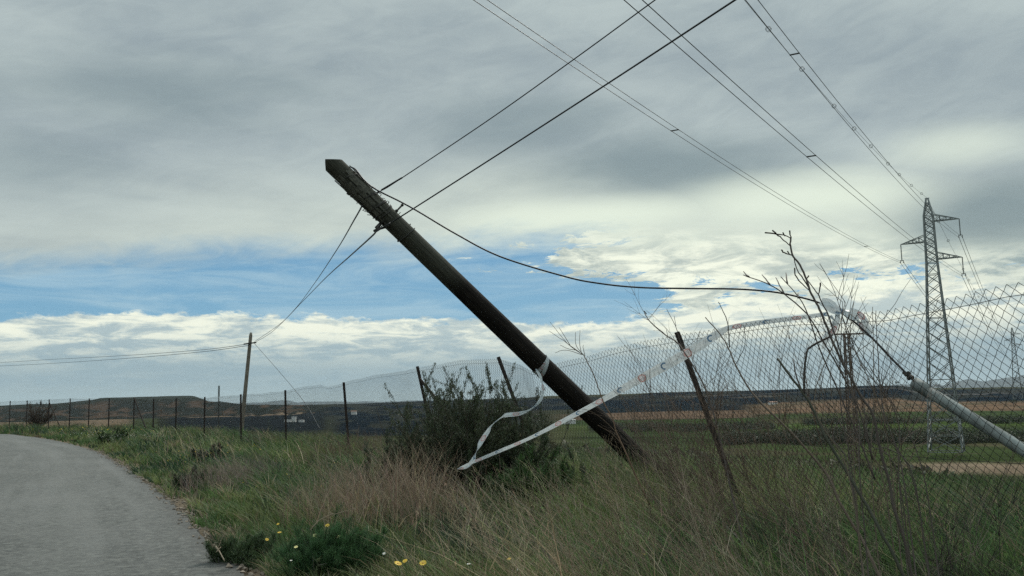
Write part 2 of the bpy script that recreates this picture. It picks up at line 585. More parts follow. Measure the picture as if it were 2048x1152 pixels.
# fence stations: (photo px of post top, py, distance, sideways lean tan, post?)
FENCE_T = [
    (2030, 575, 5.0, 0.32, 0), (1769, 630, 6.05, 0.32, 0), (1590, 637, 7.0, 0.32, 0), (1470, 651, 7.9, 0.32, 0), (1357, 672, 8.8, 0.32, 1),
    (1240, 696, 10.0, 0.32, 0), (1140, 722, 11.2, 0.34, 0), (1066, 745, 12.3, 0.34, 0), (1040, 731, 12.9, 0.34, 0),
    (998, 719, 13.8, 0.35, 1), (920, 722, 15.2, 0.28, 0), (835, 737, 17.0, 0.21, 1), (760, 750, 19.2, 0.14, 0), (687, 768, 21.5, 0.08, 1),
    (655, 774, 22.7, 0.06, 0), (641, 770, 23.2, 0.06, 0), (570, 783, 26.0, 0.02, 1), (481, 791, 30.5, 0.02, 1), (409, 796, 35.0, 0.0, 1), (352, 798, 39.5, 0.0, 1), (307, 799, 43.5, 0.0, 1),
    (268, 798, 47.0, 0.0, 1), (218, 798, 51.0, 0.0, 1), (178, 798, 54.0, 0.0, 1), (140, 798, 57.0, 0.0, 1), (98, 800, 60.5, 0.0, 1), (54, 802, 64.0, 0.0, 1), (20, 803, 67.0, 0.0, 1),
    (-30, 805, 70.5, 0.0, 1), (-80, 806, 74.0, 0.0, 1)]
ft = []
for px, py, d, ln, ispost in FENCE_T:
    p = pix(px, py, d)
    ft.append((p[0] + ln * p[2], p[1], p[2], ln, ispost))
ft = [(ft[0][0] + 1.75, ft[0][1] - 4.6, 2.0, 0.25, 1), (ft[0][0] + 0.95, ft[0][1] - 2.35, 1.96, 0.3, 0)] + ft
ft = np.array(ft)
FENCE_XY = np.concatenate([[[8.5, -14.0]], ft[:, :2], [[-64, 92], [-140, 125], [-400, 200]]])


def seg_dist(x, y, poly):
    """distance to polyline and side (+ = right of travel direction)"""
    best = np.full(x.shape, 1e18); side = np.zeros(x.shape)
    for i in range(len(poly) - 1):
        ax, ay = poly[i]; bx, by = poly[i + 1]
        dx, dy = bx - ax, by - ay
        t = np.clip(((x - ax) * dx + (y - ay) * dy) / (dx * dx + dy * dy), 0, 1)
        ex, ey = x - (ax + t * dx), y - (ay + t * dy)
        d2 = ex * ex + ey * ey
        s = np.sign(dy * (x - ax) - dx * (y - ay))
        k = d2 < best
        best = np.where(k, d2, best); side = np.where(k, s, side)
    return np.sqrt(best), side


EDGE_C = EDGE[::4]


def road_s(x, y):      # + = to the right of the road's edge (on the verge)
    d, s = seg_dist(x, y, EDGE_C)
    return d * s


def fence_s(x, y):     # + = beyond the fence
    d, s = seg_dist(x, y, FENCE_XY)
    return d * s


# far skyline (photo px, py, range)
SKYL = [(-400, 806, 1500), (0, 811, 1500), (60, 808, 1500), (100, 808, 1500), (150, 803, 1500), (189, 799, 1500), (203, 795, 1500), (386, 791, 1500), (400, 796, 1450), (419, 803, 1400), (442, 803, 1350), (472, 807, 1250),
        (487, 809, 1200), (600, 810, 1150), (680, 808.5, 1150), (750, 806, 1150), (850, 802.5, 1150), (1050, 796, 1150), (1094, 792, 1150), (1257, 788, 1100), (1307, 785, 1050), (1499, 781, 1000),
        (1652, 776, 950), (1730, 772, 950), (1798, 771, 950), (1816, 773, 1000), (1873, 776, 1100), (2048, 774, 1100), (2500, 765, 1100)]
sk_az = []; sk_r = []; sk_z = []
for px, py, r in SKYL:
    a, e = azel(px, py)
    sk_az.append(a); sk_r.append(r); sk_z.append(EYE + r * math.tan(e))


def ground_z(x, y):
    x = np.asarray(x, float); y = np.asarray(y, float)
    r = np.hypot(x, y); a = np.arctan2(x, y)
    s = fence_s(x, y)
    u = np.clip((s - 0.6) / 76.0, 0, 1)
    z = -8.0 * (0.6 * u + 0.4 * u * u * (3 - 2 * u))
    rs = road_s(x, y)
    rough = sstep(0.15, 1.2, rs)
    z = z + rough * (0.10 * (fbm(x * 0.5, y * 0.5, 3, 2) - 0.4) + 0.03 * (vnoise(x * 3, y * 3, 5) - 0.5)) - 0.01
    z = z + sstep(15, 70, s) * (fbm(x * 0.03, y * 0.03, 3, 9) - 0.5) * 1.2
    zs = np.interp(a, sk_az, sk_z); rk = np.interp(a, sk_az, sk_r)
    left = sstep(-0.19, -0.23, a)
    t0 = np.where(left > 0.5, 0.62, 0.62)
    t = np.clip((r / rk - t0) / (1 - t0), 0, 1)
    gully = (fbm(a * 160, r * 0.02, 4, 4) - 0.5) * np.where(left > .5, 9.0, 2.5) * np.sin(np.pi * t)
    shape = np.where(left > 0.5, t ** 2.2, t ** 1.15)
    z = z + (zs - (-8.0)) * shape + gully
    back = np.clip((r - rk) / 900.0, 0, 1)
    z = z - back * back * (3 - 2 * back) * (zs + 14.0)
    return z


# ------------------------------------------------------------------ ground sheet
def build_ground():
    na, nr = 900, 430
    t = np.linspace(-1, 1, na)
    ang = np.sign(t) * (np.abs(t) ** 1.9) * math.pi * 0.999 * 0.82 + t * math.pi * 0.18    # denser ahead
    rad = 0.6 * (12500 / 0.6) ** np.linspace(0, 1, nr)
    A, Rr = np.meshgrid(ang, rad)
    x = Rr * np.sin(A); y = Rr * np.cos(A)
    z = ground_z(x, y)
    # keep the sheet under the road slab
    rs = road_s(x, y)
    verts = np.stack([x, y, z], -1).reshape(-1, 3)
    i = np.arange(nr - 1)[:, None] * na + np.arange(na - 1)[None, :]
    quads = np.stack([i, i + 1, i + na + 1, i + na], -1).reshape(-1, 4)
    # colours of the soil, fields and scrub
    s = fence_s(x, y)
    a = A; r = Rr
    n1 = fbm(x * 0.8, y * 0.8, 4, 1); n2 = fbm(x * 0.05, y * 0.05, 4, 6); n3 = fbm(x * 0.012, y * 0.012, 4, 12)
    def c(*k): return np.array(k)
    col = np.empty(x.shape + (3,)); col[:] = c(0.045, 0.050, 0.022)
    def over(mask, cc):
        nonlocal col
        m = np.clip(mask, 0, 1)[..., None]
        col = col * (1 - m) + np.asarray(cc) * m
    over(sstep(0.45, 0.65, n1), c(0.075, 0.060, 0.035))
    dirt = sstep(0.55, 0.15, np.abs(rs - 0.05) + (vnoise(x * 1.3, y * 1.3, 3) - 0.5) * 0.5)
    over(dirt * sstep(90, 60, r), c(0.15, 0.12, 0.088))
    # slope beyond the fence: dry grass
    over(sstep(2, 10, s), c(0.085, 0.075, 0.045))
    over(sstep(2, 10, s) * sstep(0.42, 0.6, n2), c(0.055, 0.065, 0.03))
    # the valley floor seen to the right, strip by strip
    def band(r0, r1, soft=0.03, wob=0.06):
        rr = r * (1 + (n3 - 0.5) * wob)
        return sstep(r0 * (1 - soft), r0 * (1 + soft), rr) * sstep(r1 * (1 + soft), r1 * (1 - soft), rr)
    right = sstep(0.02, 0.10, a)
    over(band(108, 4000), c(0.065, 0.065, 0.035))
    over(band(113, 129, 0.03, 0.16) * right * sstep(0.34, 0.44, a + (n2 - 0.5) * 0.2), c(0.20, 0.15, 0.105))
    over(band(150, 156, 0.02, 0.16) * right * sstep(0.2, 0.26, a), c(0.16, 0.125, 0.085))
    over(band(131, 185) * right, c(0.044, 0.060, 0.024))
    over(band(131, 185) * right * sstep(0.48, 0.6, n2), c(0.075, 0.070, 0.040))
    over(band(185, 255) * right, c(0.040, 0.055, 0.024))
    over(band(255, 300) * right, c(0.055, 0.078, 0.026))
    over(band(300, 420) * right * sstep(0.40, 0.46, n3), c(0.045, 0.062, 0.026))
    near_c = sstep(0.27, 0.23, a); far_c = 1 - near_c
    over(band(330, 800) * right * near_c, c(0.012, 0.018, 0.022))
    over(band(378, 527) * right * near_c, c(0.13, 0.088, 0.060))
    over(band(300, 372) * right * near_c, c(0.044, 0.066, 0.024))
    over(band(446, 690) * right * far_c, c(0.15, 0.098, 0.064))
    over(band(446, 690) * right * far_c * sstep(0.5, 0.62, n2), c(0.11, 0.085, 0.055))
    over(band(690, 1040), c(0.010, 0.016, 0.022))
    over(band(690, 1040) * sstep(0.52, 0.60, fbm(a * 30, r * 0.02, 4, 15)), c(0.03, 0.033, 0.03))
    over(band(815, 825, 0.004, 0.02) * right, c(0.16, 0.13, 0.10))
    over(band(880, 890, 0.004, 0.03) * right, c(0.12, 0.11, 0.10))
    over(band(930, 1150) * right * sstep(0.45, 0.6, n3), c(0.04, 0.04, 0.034))
    # dark scrub plain in the middle
    mid = sstep(-0.21, -0.18, a) * sstep(0.06, -0.02, a)
    over(band(260, 1300) * mid, c(0.010, 0.016, 0.022))
    over(band(300, 1250) * mid * sstep(0.54, 0.62, fbm(a * 40, r * 0.015, 4, 16)), c(0.034, 0.037, 0.032))
    over(band(700, 1300) * mid * sstep(0.52, 0.6, n3), c(0.028, 0.03, 0.027))
    # left: ploughed tan field, dark field, bare mesa slopes
    lf = sstep(-0.19, -0.21, a)
    over(band(250, 4000) * lf, c(0.024, 0.027, 0.022))
    over(band(330, 800) * sstep(-0.37, -0.40, a + (n3 - 0.5) * 0.06), c(0.17, 0.125, 0.085))
    over(band(330, 800) * sstep(-0.395, -0.385, a) * sstep(-0.36, -0.37, a), c(0.05, 0.06, 0.03))
    over(band(330, 850) * sstep(-0.36, -0.35, a + (n3 - 0.5) * 0.04) * lf, c(0.015, 0.019, 0.022))
    over(band(800, 860, 0.01) * sstep(-0.37, -0.355, a) * lf * (n2 > .45), c(0.22, 0.16, 0.11))
    g = fbm(a * 90, r * 0.012, 4, 22)
    over(band(900, 1440) * lf * sstep(0.52, 0.66, g), c(0.080, 0.056, 0.040))
    over(band(1400, 1600) * lf, c(0.032, 0.036, 0.028))
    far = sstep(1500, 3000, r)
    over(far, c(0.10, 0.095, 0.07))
    m, nt, b = mat('earth_and_fields')
    at = nt.new('ShaderNodeAttribute'); at.attribute_name = 'Col'
    t_ = nt.new('ShaderNodeTexCoord')
    nz = nt.noise(t_.outputs['Object'], 6.0, 8.0, 0.7)
    nf = nt.noise(t_.outputs['Object'], 0.09, 8.0, 0.7)
    f = nt.mul(nt.smooth(nz, 0.2, 0.8, 0.6, 1.4), nt.smooth(nf, 0.25, 0.75, 0.6, 1.4))
    cc = nt.mix(1.0, at.outputs['Color'], nt.xyz(f, f, f), 'MULTIPLY')
    nt.l.new(cc, b.inputs['Base Color'])
    b.inputs['Roughness'].default_value = 0.95
    b.inputs['Specular IOR Level'].default_value = 0.1
    bp = nt.new('ShaderNodeBump'); bp.inputs['Strength'].default_value = 0.5; bp.inputs['Distance'].default_value = 0.05
    nt.l.new(nz, bp.inputs['Height']); nt.l.new(bp.outputs[0], b.inputs['Normal'])
    df = nt.new('ShaderNodeBsdfDiffuse'); nt.l.new(cc, df.inputs[0]); nt.l.new(bp.outputs[0], df.inputs['Normal']); nt.l.new(df.outputs[0], nt.n['Material Output'].inputs[0])
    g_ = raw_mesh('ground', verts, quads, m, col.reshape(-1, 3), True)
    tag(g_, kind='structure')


build_ground()


# ------------------------------------------------------------------ road
def build_road():
    m, nt, b = mat('worn_asphalt')
    t = nt.new('ShaderNodeTexCoord')
    ob = t.outputs['Object']
    ux, uy, _ = nt.sep(t.outputs['UV'])
    n = nt.noise(ob, 16.0, 9.0, 0.82)
    ng = nt.noise(ob, 4.5, 8.0, 0.75)
    n2 = nt.noise(ob, 0.6, 6.0, 0.6)
    n4 = nt.noise(ob, 190.0, 2.0, 0.6)
    wheel = nt.noise(nt.xyz(nt.mul(ux, 0.1), nt.mul(uy, 1.7), 0.0), 1.3, 3.0, 0.5)
    c = nt.mix(nt.smooth(n, 0.34, 0.66), (0.020, 0.021, 0.018, 1), (0.165, 0.165, 0.145, 1))
    c = nt.mix(nt.mul(nt.smooth(ng, 0.35, 0.65), 0.40), c, (0.080, 0.083, 0.076, 1))
    pit = nt.noise(ob, 13.0, 2.0, 0.5)
    c = nt.mix(nt.mul(nt.smooth(pit, 0.52, 0.66), 0.42), c, (0.030, 0.031, 0.028, 1))
    c = nt.mix(nt.mul(nt.smooth(pit, 0.46, 0.34), 0.40), c, (0.21, 0.21, 0.185, 1))
    seam = nt.smooth(nt.m('ABSOLUTE', nt.add(uy, nt.add(2.75, nt.mul(nt.sub(n2, 0.5), 0.25)))), 0.035, 0.0)
    c = nt.mix(nt.mul(seam, 0.5), c, (0.035, 0.035, 0.032, 1))
    track = nt.mul(nt.smooth(nt.m('ABSOLUTE', nt.add(uy, 1.35)), 0.55, 0.0), 0.28)
    c = nt.mix(track, c, (0.165, 0.165, 0.148, 1))
    c = nt.mix(nt.mul(nt.smooth(n2, 0.4, 0.7), 0.35), c, (0.16, 0.155, 0.14, 1))
    c = nt.mix(nt.mul(nt.smooth(n4, 0.55, 0.75), 0.5), c, (0.04, 0.04, 0.038, 1))
    c = nt.mix(nt.mul(nt.smooth(wheel, 0.45, 0.65), 0.35), c, (0.17, 0.168, 0.155, 1))
    stain = nt.mul(nt.smooth(nt.noise(nt.xyz(nt.mul(ux, 0.5), uy, 3.0), 1.1, 6.0, 0.7, 0.8), 0.62, 0.70), nt.smooth(n, 0.35, 0.6))
    c = nt.mix(nt.mul(stain, 0.55), c, (0.30, 0.27, 0.21, 1))
    edge_d = nt.smooth(nt.add(uy, nt.mul(nt.sub(n2, 0.5), 0.3)), -0.30, -0.03)
    c = nt.mix(nt.mul(edge_d, 0.5), c, (0.055, 0.05, 0.043, 1))
    nt.l.new(c, b.inputs['Base Color'])
    b.inputs['Roughness'].default_value = 0.72
    b.inputs['Specular IOR Level'].default_value = 0.45
    bp = nt.new('ShaderNodeBump'); bp.inputs['Strength'].default_value = 1.0; bp.inputs['Distance'].default_value = 0.012
    nt.l.new(nt.add(n, nt.mul(n4, 0.5)), bp.inputs['Height']); nt.l.new(bp.outputs[0], b.inputs['Normal'])
    E = EDGE
    # resample finely so that the broken edge shows
    seg = np.linalg.norm(np.diff(E, axis=0), axis=1); L = np.concatenate([[0], np.cumsum(seg)])
    q = np.concatenate([np.arange(0, 90, 0.10), np.arange(90, L[-1], 2.0)])
    P = np.stack([np.interp(q, L, E[:, 0]), np.interp(q, L, E[:, 1])], 1)
    T = np.gradient(P, axis=0); T /= np.linalg.norm(T, axis=1, keepdims=True)
    Nl = np.stack([-T[:, 1], T[:, 0]], 1)         # to the left
    crumb = (vnoise(q * 2.2, q * 0 + 3, 1) - 0.5) * 0.10 + (vnoise(q * 9, q * 0, 2) - 0.5) * 0.05
    mb = MB()
    offs = [0.0, 0.02, 0.3, 1.2, 2.8, 4.4, 5.6, 5.62]
    zz = [-0.02, 0.032, 0.036, 0.045, 0.06, 0.045, 0.03, -0.02]
    rows = []; uvs = []
    for o, z in zip(offs, zz):
        cr = crumb if o < 0.1 else 0 * crumb
        X = P + Nl * (o + cr)[:, None]
        rows.append(np.concatenate([X, np.full((len(X), 1), z)], 1))
        uvs.append(np.stack([q, np.full(len(q), -o)], 1))
    n_ = len(q); k = len(offs)
    V = np.concatenate(rows); U = np.concatenate(uvs)
    fs = [(j * n_ + i, j * n_ + i + 1, (j + 1) * n_ + i + 1, (j + 1) * n_ + i) for j in range(k - 1) for i in range(n_ - 1)]
    mb.addv(V, fs, uv=U)
    o = mb.build('road', m)
    tag(o, kind='structure')


build_road()


# ------------------------------------------------------------------ far mountains
def ridge(pts, r, depth, seed):
    az_ = []; el_ = []
    for px, py in pts:
        a, e = azel(px, py); az_.append(a); el_.append(e)
    n, kk = 260, 14
    A = np.linspace(az_[0], az_[-1], n)
    H = EYE + r * np.tan(np.interp(A, az_, el_)) + (fbm(A * 120, A * 0, 4, seed) - 0.5) * r * 0.0022
    vs = []
    for j in range(kk):
        t = j / (kk - 1)
        prof = 1 - abs(2 * t - 1) ** 1.3
        rr = r + (t - 0.5) * depth
        h = -25 + (H + 25) * prof * (1 + (fbm(A * 150, np.full(n, t * 6.0), 3, seed + 3) - 0.5) * 0.35 * (1 - prof))
        vs.append(np.stack([rr * np.sin(A), rr * np.cos(A), h], 1))
    V = np.concatenate(vs)
    i = np.arange(kk - 1)[:, None] * n + np.arange(n - 1)[None, :]
    q = np.stack([i, i + 1, i + n + 1, i + n], -1).reshape(-1, 4)
    return V, q


M_MOUNT = simple('scrub_mountain', (0.07, 0.07, 0.055), 0.95, 0, 0.3, 0.004, 0, 0.1)
V1, Q1 = ridge([(1700, 781), (1800, 768), (1850, 766), (1890, 770), (1923, 761), (1941, 758), (1969, 763), (1993, 757), (2031, 753), (2060, 746), (2200, 742), (2400, 748), (2700, 765)], 9500, 2200, 1)
V2, Q2 = ridge([(200, 814), (380, 808), (470, 806), (520, 805), (563, 800), (600, 804), (646, 803), (700, 803), (760, 803), (850, 800), (1100, 797), (1300, 792)], 10500, 2200, 5)
mo = raw_mesh('mountains', np.concatenate([V1, V2]), np.concatenate([Q1, Q2 + len(V1)]), M_MOUNT, smooth=True)
tag(mo, kind='structure')


# ------------------------------------------------------------------ fence
fs_len = np.concatenate([[0], np.cumsum(np.linalg.norm(np.diff(ft[:, :2], axis=0), axis=1))])
F_DENSE = np.linspace(0, fs_len[-1], 1400)


def fint(u, k):
    return np.interp(u, fs_len, ft[:, k])


# gently rounded plan so that the net has no kinks
def fence_point(u, z):
    """u: metres along, z: height -> world xyz (leaning sideways)"""
    x = fint(u, 0); y = fint(u, 1); ln = fint(u, 3)
    return np.stack([x - ln * z, y, z], -1)


def build_fence():
    base = (float(ft[6, 0]), float(ft[6, 1]), 0.0)
    root = thing('chain_link_fence', 'sagging wire mesh fence on rusty angle posts along the whole verge', 'fence', base)
    cu = 0.0385; nrow = 57
    ncol = int(fs_len[-1] / cu)
    k = np.arange(ncol)
    j = np.arange(nrow)
    Kc, J = np.meshgrid(k, j, indexing='ij')
    sign = np.where((Kc + J) % 2 == 0, 0.5, -0.5)
    U = (Kc + 0.5 + sign * 0.94) * cu
    U = np.clip(U, 0, fs_len[-1])
    top = fint(U, 2)
    wob = (fbm(U * 0.7, U * 0, 3, 31) - 0.5) * 0.06
    tt = J / (nrow - 1)
    gz_ = ground_z(fint(k * cu, 0), fint(k * cu, 1))[:, None]
    Z = gz_ + 0.02 + (top + 0.02 + wob - gz_ - 0.02) * tt
    P = fence_point(U, Z)
    # slack belly of the net and the tiny over-under of the weave
    belly = (fbm(U * 0.45, Z * 0.8, 3, 41) - 0.5) * 0.22 * np.sin(np.pi * np.clip(tt, 0, 1)) ** 0.7
    P[..., 1] += belly * 0.4; P[..., 0] += belly * 0.9
    P[..., 1] += np.where(J % 2 == 0, 0.003, -0.003)
    # mesh pulled down beside the pole
    rad = np.interp(fint(k * cu, 1), [0, 8, 12, 20, 70], [0.0022, 0.0021, 0.0019, 0.0016, 0.0013])[:, None, None]
    sides = 3
    rows = []
    T = np.gradient(P, axis=1); T /= np.linalg.norm(T, axis=2, keepdims=True)
    ref = np.array([0.35, -0.94, 0.0])
    A_ = np.cross(T, ref); A_ /= np.linalg.norm(A_, axis=2, keepdims=True)
    B_ = np.cross(T, A_)
    for s in range(sides):
        an = 2 * math.pi * s / sides
        rows.append(P + rad * (math.cos(an) * A_ + math.sin(an) * B_))
    V = np.stack(rows, 2)                                   # col,row,side,3
    idx = np.arange(ncol * nrow * sides).reshape(ncol, nrow, sides)
    qs = []
    for s in range(sides):
        s2 = (s + 1) % sides
        qs.append(np.stack([idx[:, :-1, s], idx[:, :-1, s2], idx[:, 1:, s2], idx[:, 1:, s]], -1).reshape(-1, 4))
    raw_mesh('wire_mesh', V.reshape(-1, 3), np.concatenate(qs), M_WIRE, parent=root)
    # straining wires: along the top and half way
    for frac, nm in ((0.985, 'top_wire'), (0.5, 'middle_wire')):
        mb = MB()
        u = np.arange(0, fs_len[-1], 0.25)
        zt = fint(u, 2) * frac - (0.015 if frac > .9 else 0) + (fbm(u * 0.7, u * 0, 3, 31) - 0.5) * 0.05
        mb.tube(fence_point(u, zt) + np.array([0, -0.004, 0]), 0.0018, 4)
        mb.build(nm, M_WIRE, root)
    for i in range(len(ft)):
        if not ft[i, 4]:
            continue
        x, y, z, ln = ft[i, :4]
        ztop = z + 0.04
        a = np.array([x + 0.25 * ln, y + 0.02, -0.25]); bb = np.array([x - ln * ztop, y + 0.02, ztop])
        mb = MB()
        # angle iron: two flanges
        w = 0.05
        mb.bar(a, bb, w, 0.007, up=(0.3, -1, 0))
        off = np.array([w / 2 - 0.004, 0.0, 0])
        mb.bar(a + off + np.array([0, 0.028, 0]), bb + off + np.array([0, 0.028, 0]), 0.007, 0.05, up=(0.3, -1, 0))
        mb.build('post', M_RUST, root)
    # braced straining posts
    for i, (bx, by_, zt) in ((int(np.argmin(abs(ft[:, 1] - 17.0))), (1.10, 0.35, 1.80)), (int(np.argmin(abs(ft[:, 1] - 47.0))), (0.85, 0.2, 1.88)), (int(np.argmin(abs(ft[:, 1] - 60.5))), (1.0, 0.2, 1.9))):
        x, y, z, ln = ft[i, :4]
        mb = MB()
        mb.bar((x - ln * zt, y - 0.02, zt), (x + bx, y - by_, 0.0), 0.05, 0.04)
        mb.build('brace', M_RUST, root)


build_fence()

# ------------------------------------------------------------------ leaning pole
PB = pix(1300, 940, 11.0)
PT = pix(653, 316, 9.6)
dirp = (PT - PB) / np.linalg.norm(PT - PB)
PB = PB - dirp * (PB[2] + 0.35) / dirp[2]
POLE_L = np.linalg.norm(PT - PB)
ref_side = np.cross(dirp, [0, 1, 0]); ref_side /= np.linalg.norm(ref_side)
ref_front = np.cross(dirp, ref_side)
if ref_front[1] > 0: ref_front = -ref_front
# ref_side: in the picture plane, across the pole; ref_front: towards the camera
if ref_side[0] < 0: ref_side = -ref_side


def pole_at(px, off_front=0.0, off_side=0.0):
    """point on the pole's axis at photo column px"""
    best = None
    for t in np.linspace(0, 1, 400):
        p = PB + dirp * POLE_L * t
        v = R3.T @ (p - np.array([0, 0, EYE]))
        u = 1024 + F * v[0] / -v[2]
        if best is None or abs(u - px) < best[0]:
            best = (abs(u - px), t, p)
    return best[2] + ref_front * off_front + ref_side * off_side, best[1]


def prad(t): return 0.128 - 0.026 * t


def lathe_pole(mb, base, direction, L, rfun, sides=20, rings=46, wob=0.0, chisel=None, seed=0):
    d = np.asarray(direction, float)
    ref = np.array([0, 1.0, 0])
    s = np.cross(d, ref); s /= np.linalg.norm(s)
    q = np.cross(s, d)
    vs = []; uv = []; fs = []
    for i in range(rings + 1):
        t = i / rings
        for k in range(sides + 1):
            a = 2 * math.pi * (k % sides) / sides
            r = rfun(t) * (1 + wob * (float(fbm(np.array(a * 2.0 + 9 * seed), np.array(t * L * 1.5), 3, seed)) - 0.5))
            vs.append(base + d * L * t + r * (math.cos(a) * s + math.sin(a) * q))
            uv.append((k / sides, t * L))
    n = sides + 1
    for i in range(rings):
        for k in range(sides):
            fs.append((i * n + k, i * n + k + 1, (i + 1) * n + k + 1, (i + 1) * n + k))
    vs = np.array(vs)
    if chisel is not None:
        vs = chisel(vs)
    c0 = len(vs)
    vs = np.concatenate([vs, [vs[-n:].mean(0)]])
    uv.append((0.5, L))
    for k in range(sides):
        fs.append((rings * n + k, rings * n + k + 1, c0))
    mb.addv(vs, fs, uv=np.array(uv))


def build_leaning_pole():
    root = thing('wooden_utility_pole', 'dark wooden pole leaning far over across the fence, with grey split head', 'utility pole', tuple(PB))
    mb = MB()

    def chisel(v):
        # roof cut at the head: two slanting faces meeting in a ridge that runs towards the camera
        rel = v - PB
        h = rel @ dirp; sd = rel @ ref_side
        lim = POLE_L - np.where(sd > -0.025, (sd + 0.025) * 1.0, (-0.025 - sd) * 1.1)
        hh = np.minimum(h, lim)
        return v + np.outer(hh - h, dirp)
    lathe_pole(mb, PB, dirp, POLE_L, prad, 28, 90, 0.05, chisel, 2)
    mb.build('shaft', M_WOOD, root, smooth=False)
    # split grey battens round the head, once a sheath
    g = np.random.default_rng(5)
    head = MB()
    for k in range(26):
        a = g.uniform(-0.2, math.pi + 0.2)
        t0 = g.uniform(0.85, 0.93); ln = g.uniform(0.03, 0.08)
        t1 = min(t0 + ln, 0.965)
        o = (math.cos(a) * ref_side + math.sin(a) * ref_front)
        r = prad(t0) + 0.003
        head.bar(PB + dirp * POLE_L * t0 + o * r, PB + dirp * POLE_L * t1 + o * (r + g.uniform(0, 0.008)), g.uniform(0.012, 0.03), 0.008, up=o)
    m_grey = simple('grey_split_wood', (0.085, 0.083, 0.066), 0.85, 0, 0.45, 30, 0.3)
    head.build('batten', m_grey, root)
    for k in range(34):
        t0 = g.uniform(0.85, 0.955); sgn = g.choice([-1, 1, 1, -1])
        a = (0 if sgn > 0 else math.pi) + g.normal(0, 0.35)
        o = (math.cos(a) * ref_side + math.sin(a) * ref_front)
        p = PB + dirp * POLE_L * t0 + o * prad(t0)
        nails = MB(); nails.tube([p - o * 0.02, p + o * g.uniform(0.01, 0.03), p + o * g.uniform(0.02, 0.035) + dirp * g.normal(0, 0.02)], 0.004, 4)
        nails.build('nail', M_IRON, root)
    # wire loops twisted round the head
    def loop(t0, t1, turns, r, extra, seed):
        n = int(40 * turns)
        q = []
        for i in range(n + 1):
            s = i / n
            a = s * turns * 2 * math.pi + seed
            t = t0 + (t1 - t0) * s
            o = math.cos(a) * ref_side + math.sin(a) * ref_front
            q.append(PB + dirp * POLE_L * t + o * (prad(t) + extra))
        m_ = MB(); m_.tube(q, r, 6)
        m_.build('wire_loop', M_IRON, root)
    loop(0.90, 0.955, 1.2, 0.006, 0.008, 0.4)
    loop(0.865, 0.885, 1.1, 0.006, 0.008, 1.0)
    loop(0.86, 0.89, 2.2, 0.006, 0.008, 2.0)
    loop(0.815, 0.825, 1.0, 0.007, 0.008, 0.0)
    # bolts through the pole and the lower hook
    bolt = MB()
    p, t = pole_at(778)
    bolt.tube([p - ref_side * 0.02, p + ref_side * (prad(t) + 0.10)], 0.010, 7)
    bolt.tube([p + ref_side * (prad(t) + 0.0), p + ref_side * (prad(t) + 0.02)], 0.018, 6)
    bolt.tube([p + ref_side * (prad(t) + 0.085), p + ref_side * (prad(t) + 0.11)], 0.016, 6)
    bolt.build('bolt', M_IRON, root)
    hook = MB()
    p, t = pole_at(775)
    a = p - ref_side * (prad(t) - 0.03)
    hook.tube([a, a - ref_side * 0.12 - dirp * 0.02], 0.012, 7)
    e = pix(762, 446, a[1] - 0.03)
    f_ = pix(754, 459, a[1] - 0.05)
    hook.tube(catmull([a - ref_side * 0.10, e, f_], 6), [0.016] * 12 + [0.02], 7)
    hook.tube(catmull([f_, pix(748, 462, a[1] - .05), pix(757, 458, a[1] - 0.06), pix(768, 455, a[1] - .06), pix(778, 450, a[1] - .08)], 6), 0.014, 7)
    hook.build('hook', M_IRON, root, smooth=True)
    # rag of printed tape is a thing of its own (below)
    return root


build_leaning_pole()

# ------------------------------------------------------------------ upright pole behind the fence
UB = pix(484.5, 842, 52.0); UT = pix(502, 665, 52.0)
ud = (UT - UB) / np.linalg.norm(UT - UB)
UB = UB - ud * (UB[2] + 1.2) / ud[2]
UL = np.linalg.norm(UT - UB)
ur = thing('wooden_utility_pole', 'slim upright wooden pole standing beyond the fence where the road bends left', 'utility pole', tuple(UB))
mb = MB(); lathe_pole(mb, UB, ud, UL, lambda t: (0.125 - 0.03 * t) if t < 0.985 else 0.06, 12, 40, 0.03, None, 6)
M_WOOD2 = simple('grey_pole_wood', (0.17, 0.15, 0.12), 0.85, 0, 0.25, 5.0)
mb.build('shaft', M_WOOD2, ur, smooth=True)
mb = MB(); at = pix(500, 687, 52.0 - .15)
mb.bar(at - np.array([0.35, 0, 0.03]), at + np.array([0.35, 0, 0.05]), 0.07, 0.07)
mb.build('bracket', M_IRON, ur)

# ------------------------------------------------------------------ cables of the pole line
def cable(pts, r, label, name='cable', m=M_CABLE, cat='cable', group=None, n=10, sides=6):
    mb = MB()
    P = catmull(pts, n)
    mb.tube(P, r, sides)
    o = mb.build(name, m, origin=P[0], smooth=True)
    tag(o, label, cat, group)
    return o


a, t = pole_at(800, 0.13)
up1 = pix(1470, 0, 6.0)
w1 = [pix(750, 465, 9.55), pix(775, 449, 9.5), pix(805, 431, 9.45), pix(1010, 300, 8.55), pix(1240, 151, 7.3), pix(1470, 0, 6.0)]
ext = w1[-1] + (w1[-1] - w1[-2]) * 1.0
ext2 = ext + (w1[-1] - w1[-2]) * 4.5 + np.array([0, 0, 0.35])
cable(w1 + [ext, ext2], 0.0072, 'thicker black cable rising from the leaning pole hook to the upper right', n=14)
w2 = [pix(742, 388, 9.5), pix(765, 380, 9.45), pix(805, 355, 9.3), pix(980, 238, 8.6), pix(1150, 117, 7.7), pix(1310, 0, 6.9)]
ext = w2[-1] + (w2[-1] - w2[-2]) * 1.0
ext2 = ext + (w2[-1] - w2[-2]) * 4.5 + np.array([0, 0, 0.35])
cable(w2 + [ext, ext2], 0.0052, 'thinner black cable rising from the leaning pole head to the upper right', n=14)
